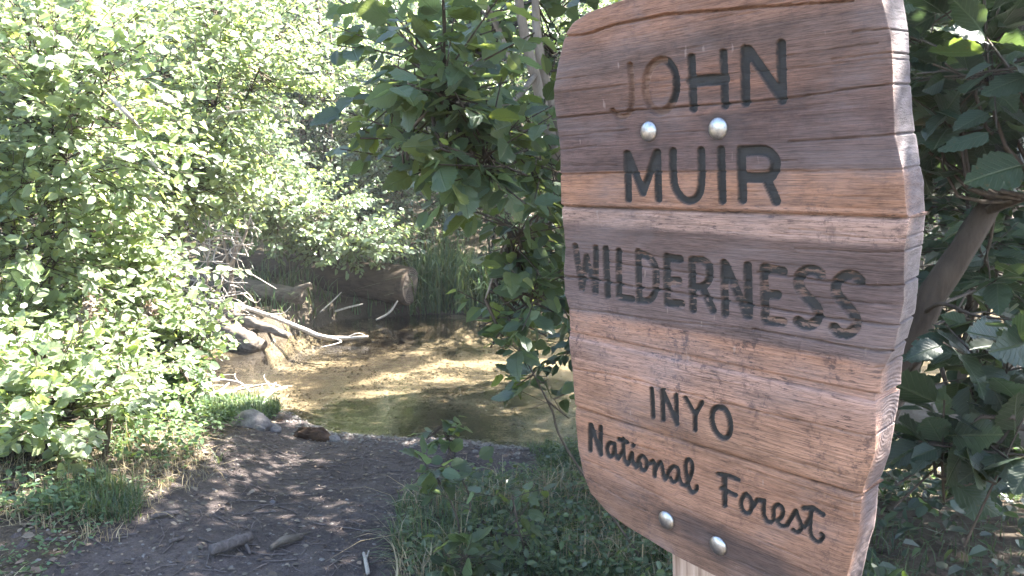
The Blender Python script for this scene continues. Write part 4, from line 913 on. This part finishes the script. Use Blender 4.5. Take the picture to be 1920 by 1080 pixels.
def herbs(lab, n, sample, size, mat, seed, hi=0.16):
    r = np.random.default_rng(seed); P = sample(r, n); P[:, 2] += r.random(len(P)) * hi * (0.3 + fbm(P[:, 0] * 4, P[:, 1] * 4)); n = len(P)
    D = unit(r.normal(0, 1, (n, 3)) * [1, 1, 0.4]); N = unit(np.array([0, 0, 1.0]) + r.normal(0, 0.4, (n, 3))); N = unit(N - D * (N * D).sum(1, keepdims=True))
    V, T = bulk(P, D, N, r.uniform(*size, n), 0.6, r); return tag(mesh('ground_cover', V, [T], M[mat]), lab, 'ground cover', kind='stuff')
herbs('sparse pale seedlings on the lower left ground', 3500, region(-2.6, -1.0, 2.1, 3.6, 0.06, 0.5, 3.5, 21), (0.012, 0.03), 'herb', 64, 0.09)
herbs('low leafy weeds on the bank right of the path', 15000, region(-0.65, 1.0, 2.1, 4.9, -0.04, 0.4, 2.2, 12), (0.014, 0.04), 'leaf_near', 61)
herbs('low pale weeds under the left shrubs', 15000, region(-3.6, -1.2, 3.0, 5.8, -0.05, 0.42, 2.0, 2), (0.018, 0.045), 'herb', 62)
herbs('small shaded weeds on the ground right of the sign', 9000, region(0.9, 3.8, 2.0, 5.4, None, 0.46, 1.8, 2), (0.02, 0.05), 'leaf_dark', 63, 0.12)
def litter(lab, n, sample, size, mat, seed, nm='leaf_litter'):
    r = np.random.default_rng(seed); P = sample(r, n); P[:, 2] += 0.008 + 0.006 * r.random(len(P)); n = len(P); a = r.uniform(0, 6.28, n)
    D = unit(np.stack([np.cos(a), np.sin(a), r.normal(0, 0.15, n)], -1)); N = unit(np.array([0, 0, 1.0]) + r.normal(0, 0.3, (n, 3))); N = unit(N - D * (N * D).sum(1, keepdims=True))
    V, T = bulk(P, D, N, r.uniform(*size, n) * (0.5 + r.random(n)), 0.55, r); return tag(mesh(nm, V, [T], M[mat]), lab, 'litter', kind='stuff')
herbs('broad dark undergrowth covering the ground right of the sign', 3800, region(0.85, 4.2, 1.9, 5.6), (0.035, 0.075), 'leaf_dark', 65, 0.32)
litter('dead leaves and chips strewn over the path', 3000, region(-2.4, 1.0, 2.2, 5.4), (0.007, 0.032), 'litter', 71)
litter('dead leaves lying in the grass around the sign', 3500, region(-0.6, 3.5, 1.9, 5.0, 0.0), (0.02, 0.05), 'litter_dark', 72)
litter('dead leaves under the left shrubs', 3000, region(-3.8, -0.9, 2.3, 5.5, 0.05), (0.015, 0.045), 'litter', 73)
def bits(name, lab, n, sample, seed, ln, rad, mat):
    r = np.random.default_rng(seed); P = sample(r, n); bg_ = Bag()
    for p in P:
        a = r.uniform(0, 6.28); l = r.uniform(*ln); d = np.array([math.cos(a), math.sin(a), 0]) * l; q = p + d; m = (p + q) / 2 + [r.normal(0, 0.1 * l), r.normal(0, 0.1 * l), 0]
        pts = np.array([p, m, q]); pts[:, 2] = height(pts[:, 0], pts[:, 1]) + 0.006; bg_.tube(pts, r.uniform(*rad), 4, cap=False)
    return tag(bg_.build(name, M[mat]), lab, 'litter', kind='stuff')
bits('twig_litter', 'thin fallen twigs scattered over the path', 900, region(-2.6, 0.8, 2.1, 5.3), 74, (0.04, 0.2), (0.0012, 0.003), 'stick')
def stones(name, lab, n, sample, seed, size, mat):
    r = np.random.default_rng(seed); P = sample(r, n); n = len(P)
    base = np.array([(0, 0, 1), (1, 0, 0.1), (0.3, 0.95, 0), (-0.8, 0.6, 0.15), (-0.8, -0.6, 0), (0.3, -0.95, 0.1), (0, 0, -0.6)], float)
    s = (r.uniform(*size, n) * (0.5 + r.random(n)))[:, None, None]; V = base[None] * s * (1 + r.normal(0, 0.18, (n, 7, 3))) * [1, 1, 0.6] + P[:, None, :] + [0, 0, 0.003]
    f = np.array([(0, q, q % 5 + 1) for q in range(1, 6)] + [(6, q % 5 + 1, q) for q in range(1, 6)]); T = ((np.arange(n) * 7)[:, None, None] + f[None]).reshape(-1, 3)
    return tag(mesh(name, V.reshape(-1, 3), [T], M[mat], smooth=False), lab, 'pebbles', kind='stuff')
stones('pebbles', 'small pebbles and clods on the path', 2600, region(-2.2, 0.6, 2.2, 5.4), 75, (0.003, 0.010), 'gravel')
def shore(r, n):
    x = r.uniform(-3.2, 0.9, n); y = y_near(x) + r.normal(-0.05, 0.16, n); return np.stack([x, y, height(x, y)], -1)
stones('clods', 'crumbled clods of earth on the path', 3500, region(-2.4, 0.6, 2.1, 5.4), 78, (0.004, 0.018), 'dirt')
stones('gravel', 'gravel along the near waterline', 2400, shore, 76, (0.004, 0.016), 'gravel')

def bedpts(r, n):
    x = r.uniform(-3.2, 1.6, n); y = y_near(x) + r.random(n) * (y_far(x) - y_near(x)); P = np.stack([x, y, height(x, y)], -1); return P[fbm(x * 1.7 + 3, y * 1.7) > 0.45]
stones('gravel', 'small stones on the creek bed under the water', 4500, bedpts, 79, (0.005, 0.02), 'bed')
# ------------------------------------------------------------------ logs, branches, rocks
def rough_tube(pts, rads, sides, rough, seed, n): return tube(catmull(pts, n), np.interp(np.linspace(0, 1, n), np.linspace(0, 1, len(rads)), rads), sides, rough, seed, cap=True)
def log(name, lab, pts, rads, seed, mat='log', cut_at_end=True, cat='log', group=None, sides=22, n=46, rough=0.22, extra=()):
    pts = np.asarray(pts, float); base = pts[0].copy(); root = empty(name, base, lab, cat, group)
    V, Q, T = rough_tube(pts, rads, sides, rough, seed, n); ax = unit(pts[-1] - pts[-2])
    mesh('bark', V, [Q, T], M[mat], root, base, True)
    for e, rr in extra: V, Q, T = rough_tube(np.asarray(e, float), rr, 8, 0.3, seed + 3, 14); mesh('branch_stub', V, [Q, T], M[mat], root, base, True)
    if cut_at_end:
        c = pts[-1] + ax * 0.006; a = unit(np.cross(ax, [0.1, 0.2, 1])); b_ = np.cross(ax, a); th = np.linspace(0, 2 * math.pi, 29)[:-1]; R = rads[-1] * 0.93
        Vc = [[0, 0, 0]]
        for q, rr in enumerate((0.35, 0.7, 1.0)):
            jit = 1 + 0.06 * np.sin(th * 3 + seed) if q == 2 else 1
            Vc += list((np.cos(th) * rr * R * jit)[:, None] * a + (np.sin(th) * rr * R * jit)[:, None] * b_ + ax * 0.004 * rng.normal(size=(28, 1)))
        Vc = np.array(Vc); i = np.arange(28); j = (i + 1) % 28
        Fq = np.vstack([np.stack([1 + i, 29 + i, 29 + j, 1 + j], -1), np.stack([29 + i, 57 + i, 57 + j, 29 + j], -1)]); Ft = np.stack([np.zeros(28, int), 1 + i, 1 + j], -1)
        o = mesh('cut_end', Vc, [Fq, Ft], M['end'], root, None, False); o.location = tuple(c - base)
    return root
log('fallen_log', 'thick dark fallen log with a sawn end lying on the far bank', [at(420, 500, 10.9), at(560, 512, 10.6), at(680, 525, 10.3), at(769, 537, 10.1)], [0.27, 0.26, 0.25, 0.245], 1)
log('fallen_log', 'thinner tan barkless log with a forked broken end left of the big log', [at(300, 505, 9.9), at(400, 528, 9.6), at(480, 542, 9.4), at(566, 556, 9.2)], [0.12, 0.11, 0.105, 0.09], 2, 'oldlog', False, extra=[([at(530, 552, 9.3), at(556, 544, 9.2), at(582, 532, 9.1)], [0.06, 0.045, 0.02])])
log('fallen_log', 'half sunken grey log sloping from the left shrub into the water', [at(290, 555, 8.9), at(370, 590, 8.6), at(430, 618, 8.4), at(486, 652, 8.15)], [0.12, 0.12, 0.115, 0.09], 3, 'oldlog', False, rough=0.5)
log('fallen_log', 'smaller weathered log lying beside the half sunken log', [at(400, 580, 8.6), at(470, 604, 8.4), at(540, 630, 8.2)], [0.06, 0.055, 0.035], 4, 'oldlog', False, rough=0.5)
p0 = gz(1.2, 3.6, 0.13)
log('fallen_log', 'pale log lying in the shade behind the slanting trunk right of the sign', [at(1640, 755, 3.6), at(1740, 768, 3.55), at(1840, 785, 3.5), at(1990, 800, 3.4)], [0.13, 0.125, 0.12, 0.11], 5, 'oldlog', False)
def branch(name, lab, pts, rads, seed, mat='dead', cat='branch', group=None, twigs=(), sides=7):
    pts = np.asarray(pts, float); base = pts[0].copy(); n = 6 * len(pts)
    V, Q, T = rough_tube(pts, rads, sides, 0.25, seed, n)
    if not twigs: o = mesh(name, V, [Q, T], M[mat], None, base, True); o.location = tuple(base); return tag(o, lab, cat, group)
    root = empty(name, base, lab, cat, group); mesh('limb', V, [Q, T], M[mat], root, base, True)
    for e, rr in twigs: V, Q, T = rough_tube(np.asarray(e, float), rr, 5, 0.25, seed + 2, 12); mesh('side_twig', V, [Q, T], M[mat], root, base, True)
    return root
A = lambda L: [at(x, y, Y) for x, y, Y in L]
branch('fallen_branch', 'long bleached branch arching from the left bank down to the water', A([(372, 562, 8.4), (440, 571, 8.4), (510, 594, 8.5), (570, 618, 8.6), (605, 632, 8.55), (650, 634, 8.5), (690, 631, 8.5)]), [0.02, 0.024, 0.024, 0.026, 0.028, 0.02, 0.012], 11,
       twigs=[(A([(600, 630, 8.55), (640, 640, 8.3), (600, 652, 8.1)]), [0.012, 0.008, 0.004]), (A([(500, 590, 8.5), (530, 588, 8.4), (545, 575, 8.4)]), [0.01, 0.006, 0.003]), (A([(650, 633, 8.5), (670, 625, 8.5), (684, 628, 8.5)]), [0.008, 0.006, 0.003])])
DW = 'bleached driftwood on the gravel by the grass'
for q, (lab, L, R) in enumerate((
    ('curved pale driftwood branch lying furthest back on the gravel', [(370, 722, 6.3), (410, 712, 6.2), (450, 716, 6.1), (470, 730, 6.0)], [0.015, 0.02, 0.018, 0.01]),
    ('straight driftwood stick pointing up right toward the water', [(455, 750, 5.75), (490, 735, 5.8), (515, 716, 5.9)], [0.016, 0.018, 0.015]),
    ('short driftwood stick nearest the water edge', [(492, 752, 5.7), (515, 738, 5.75), (540, 722, 5.8)], [0.016, 0.015, 0.01]),
    ('long low driftwood branch lying across the gravel', [(390, 745, 5.9), (440, 726, 6.0), (500, 724, 6.0), (545, 722, 5.9)], [0.02, 0.016, 0.014, 0.008]),
    ('forked driftwood piece at the grass end of the gravel', [(345, 738, 5.9), (375, 722, 6.0), (400, 735, 5.9), (425, 722, 6.0)], [0.012, 0.02, 0.022, 0.012]),
    ('thick driftwood root at the left end of the gravel', [(340, 745, 5.7), (370, 732, 5.8), (410, 742, 5.8), (440, 735, 5.8)], [0.02, 0.03, 0.03, 0.015]))):
    P = np.array(A(L)); P = np.array([on_z(x, y, ZW + 0.05) for x, y, _ in L]); P[:, 2] = np.maximum(height(P[:, 0], P[:, 1]), ZW) + 0.015 + 0.05 * rng.random(len(P)); P[:, :2] += 0.02 * rng.normal(size=(len(P), 2)); m_ = P[1]; branch('driftwood', lab, P, np.array(R) * 0.62, 20 + q, group=DW, twigs=[([m_, m_ + [0.06, 0.05, 0.03], m_ + [0.14, 0.07, 0.03]], [0.006, 0.004, 0.002]), ([P[-2], P[-2] + [-0.05, 0.06, 0.04], P[-2] + [-0.07, 0.13, 0.05]], [0.005, 0.003, 0.002])])
branch('fallen_stick', 'dark bark-covered stick lying at the bottom of the path', [G(398, 1062) + [0, 0, 0.03], G(435, 1046) + [0, 0, 0.035], G(470, 1028) + [0, 0, 0.03]], [0.021, 0.022, 0.021], 31, 'stick', 'stick', sides=10, twigs=[([G(462, 1040) + [0, 0, 0.02], G(470, 1052) + [0, 0, 0.012]], [0.008, 0.006]), ([G(468, 1030) + [0, 0, 0.03], G(476, 1012) + [0, 0, 0.05], G(486, 1002) + [0, 0, 0.05]], [0.003, 0.002, 0.001])])
branch('wood_chip', 'split pale piece of wood right of the dark stick', [G(508, 1040) + [0, 0, 0.015], G(535, 1028) + [0, 0, 0.025], G(566, 1016) + [0, 0, 0.02]], [0.010, 0.019, 0.015], 32, 'oldlog', 'wood chip', twigs=[([G(520, 1030) + [0, 0, 0.02], G(560, 1010) + [0, 0, 0.01], G(582, 1000) + [0, 0, 0.01]], [0.008, 0.006, 0.003])])
branch('fallen_stick', 'thin grey stick lying by the grass at the left', [G(285, 1008) + [0, 0, 0.012], G(310, 1001) + [0, 0, 0.014], G(337, 993) + [0, 0, 0.012]], [0.009, 0.01, 0.009], 33, 'stick', 'stick')
branch('fallen_stick', 'short dark stick nearest the bottom left of the path', [G(320, 1050) + [0, 0, 0.012], G(347, 1038) + [0, 0, 0.012]], [0.009, 0.008], 34, 'stick', 'stick')
branch('fallen_stick', 'white bare twig lying at the bottom edge of the path', [G(690, 1085) + [0, 0, 0.012], G(686, 1060) + [0, 0, 0.014], G(682, 1045) + [0, 0, 0.016]], [0.008, 0.008, 0.006], 35, 'dead', 'stick', twigs=[([G(686, 1060) + [0, 0, 0.014], G(692, 1042) + [0, 0, 0.02]], [0.005, 0.003])])
branch('fallen_stick', 'dead twig sticking out of the dark water by the log end', A([(705, 600, 9.7), (730, 586, 9.75), (746, 564, 9.8)]), [0.012, 0.016, 0.009], 36, 'dead', 'stick')
branch('fallen_stick', 'dead stick lying on the dark bank below the big log', A([(628, 584, 9.6), (655, 576, 9.7), (680, 570, 9.8)]), [0.012, 0.014, 0.009], 37, 'dead', 'stick')
branch('fallen_stick', 'slanting dead stick leaning against the big log', A([(600, 585, 9.4), (622, 566, 9.6), (640, 548, 9.8)]), [0.008, 0.009, 0.006], 38, 'dead', 'stick')
# dead leafless shrub above the logs
bd = gz(*at(435, 560, 8.8)[:2]); droot = empty('dead_shrub', bd, 'leafless grey dead shrub tangled above the fallen logs', 'shrub')
for q, L in enumerate(([(430, 560, 8.8), (440, 470, 8.7), (448, 400, 8.6), (440, 320, 8.6)], [(440, 560, 8.8), (425, 480, 8.7), (415, 420, 8.6)], [(400, 560, 8.6), (430, 500, 8.6), (460, 440, 8.6), (475, 380, 8.6)], [(385, 560, 8.5), (390, 480, 8.5), (385, 410, 8.5)], [(360, 250, 7), (420, 205, 7), (490, 206, 7)], [(250, 205, 6), (300, 250, 6), (350, 290, 6.2)])):
    if q > 3: continue
    P = catmull(A(L), 16); V, Q, T = tube(P, np.linspace(0.026, 0.008, 16) * (1 if q < 3 else 0.7), 7, 0.25, q); mesh('stem', V, [Q, T], M['bark'], droot, bd, True)
bgt = Bag()
for q in range(70):
    s = at(random.uniform(370, 480), random.uniform(400, 580), 8.5); e = s + np.array([random.uniform(-0.4, 0.4), random.uniform(-0.3, 0.2), random.uniform(-0.25, 0.3)]); m = (s + e) / 2 + np.random.default_rng(q).normal(0, 0.05, 3)
    bgt.tube(catmull([s, m, e], 7), np.linspace(0.008, 0.003, 7), 4, cap=False)
tag(bgt.build('twigs', M['dead'], droot, bd), kind='stuff')
for q, (lab, L) in enumerate((('bleached dead branch crossing the bright left shrubs', [(370, 240, 5.9), (430, 212, 5.8), (490, 206, 5.8)]), ('thin dead branch slanting down through the upper left shrub', [(205, 180, 4.0), (240, 215, 4.0), (262, 240, 4.1)]), ('thin bare branch dropping through the leaves over the dark stems', [(280, 300, 5.4), (310, 330, 5.4), (345, 345, 5.5)]))):
    branch('dead_branch', lab, A(L), [0.012, 0.011, 0.006], 50 + q, 'dead', group='dead branches among the left shrubs')
# dry brown seed heads at the left
for q, (lab, L) in enumerate((('dry brown seed stalk in front of the low left shrub', [(90, 760, 3.9), (110, 680, 3.9), (160, 600, 3.9), (175, 560, 3.9)]), ('dry brown stalk leaning right beside the sparse pale shrub', [(185, 690, 4.4), (230, 640, 4.4), (275, 590, 4.4), (280, 575, 4.4)]))):
    P = np.array(A(L)); b_ = P[0]; rt = empty('dry_stalk', gz(b_[0], b_[1]), lab, 'plant', 'dry brown stalks at the left'); o_ = np.array(rt.location)
    V, Q, T = tube(catmull(np.vstack([o_, P]), 14), 0.005, 5); mesh('stem', V, [Q, T], M['dead'], rt, o_, True)
    r = np.random.default_rng(90 + q); Pn = catmull(P, 60)[15:]; Pp = Pn[r.integers(0, len(Pn), 260)] + r.normal(0, 0.022, (260, 3)); D = unit(r.normal(0, 1, (260, 3))); N = unit(np.cross(D, r.normal(0, 1, (260, 3))))
    V, T = bulk(Pp, D, N, r.uniform(0.015, 0.035, 260), 0.6, r); tag(mesh('foliage', V, [T], M['litter'], rt, o_), kind='stuff')
# rocks
def rock(name, lab, px, py, wpx, hpx, seed, mat='rock', cat='rock', z0=-0.2, deep=0.8, sharp=0.5):
    c = on_z(px, py + hpx * 0.5, z0); Y = c[1]; c[2] = float(height(c[0], c[1])); R = np.array([wpx / FPX * Y / 2, wpx / FPX * Y / 2 * deep, hpx / FPX * Y * 0.62])
    nu, nv = 26, 16; th = np.linspace(0, 2 * math.pi, nu + 1)[:-1]; ph = np.linspace(-0.5, math.pi / 2 - 0.02, nv); TH, PH = np.meshgrid(th, ph, indexing='ij')
    d = np.stack([np.cos(TH) * np.cos(PH), np.sin(TH) * np.cos(PH), np.sin(PH)], -1); k_ = 1 + sharp * (fbm(d[..., 0] * 1.4 + seed, d[..., 1] * 1.4 + 5, d[..., 2] * 1.4 + seed) - 0.5) + 0.12 * (fbm(d[..., 0] * 6 + seed, d[..., 1] * 6, d[..., 2] * 6) - 0.5)
    V = (d * k_[..., None] * R + [0, 0, R[2] * 0.12]).reshape(-1, 3); i = np.arange(nu)[:, None]; j = np.arange(nv - 1)[None]; i2 = (i + 1) % nu
    Q = np.stack([i * nv + j, i2 * nv + j, i2 * nv + j + 1, i * nv + j + 1], -1).reshape(-1, 4); cap = np.array([(q * nv + nv - 1) for q in range(nu)])
    V = np.vstack([V, V[cap].mean(0)]); T = np.stack([cap, np.roll(cap, -1), np.full(nu, len(V) - 1)], -1)
    o = mesh(name, V, [Q, T], M[mat], smooth=True); o.location = tuple(c); return tag(o, lab, cat)
rock('boulder', 'rounded grey boulder at the end of the grass by the water', 470, 801, 76, 46, 3.0)
rock('rock', 'flat pale rock leaning on the right side of the grey boulder', 512, 808, 34, 20, 8.0)
rock('rock', 'small pale stone in front of the grey boulder', 485, 822, 26, 16, 5.0, sharp=0.8)
rock('driftwood_stump', 'dark rotten chunk of wood at the waterline right of the boulder', 582, 802, 72, 34, 12.0, 'darkwood', 'driftwood', deep=0.5, sharp=1.5)
rock('rock', 'low grey stone at the waterline right of the rotten wood', 625, 814, 28, 14, 15.0)
rock('rock', 'small stone on the path near its left side', 512, 946, 12, 8, 17.0, z0=-0.05)
rock('rock', 'brown stone half hidden in the dark grass below the low left shrub', 175, 912, 26, 22, 19.0, z0=0.05)

# ------------------------------------------------------------------ thin air volume added to imitate the veil of lens glare
def glare_haze():
    V = np.array([(x, y, z) for x in (-95, 95) for y in (-65, 165) for z in (-2.5, 16)], float)
    Q = np.array([(0, 1, 3, 2), (4, 6, 7, 5), (0, 4, 5, 1), (2, 3, 7, 6), (0, 2, 6, 4), (1, 5, 7, 3)])
    m = bpy.data.materials.new('glare_veil_air'); m.use_nodes = True; t = m.node_tree; t.nodes.clear()
    o = t.nodes.new('ShaderNodeOutputMaterial'); v = t.nodes.new('ShaderNodeVolumePrincipled'); v.inputs['Color'].default_value = (0.95, 0.97, 1, 1); v.inputs['Density'].default_value = GLARE_DENSITY; v.inputs['Anisotropy'].default_value = 0.3
    t.links.new(v.outputs[0], o.inputs['Volume'])
    tag(mesh('glare_haze', V, Q, m), 'thin air volume added to stand in for lens glare', 'glare_haze', kind='stuff')
GLARE_DENSITY = 0.0014
glare_haze()
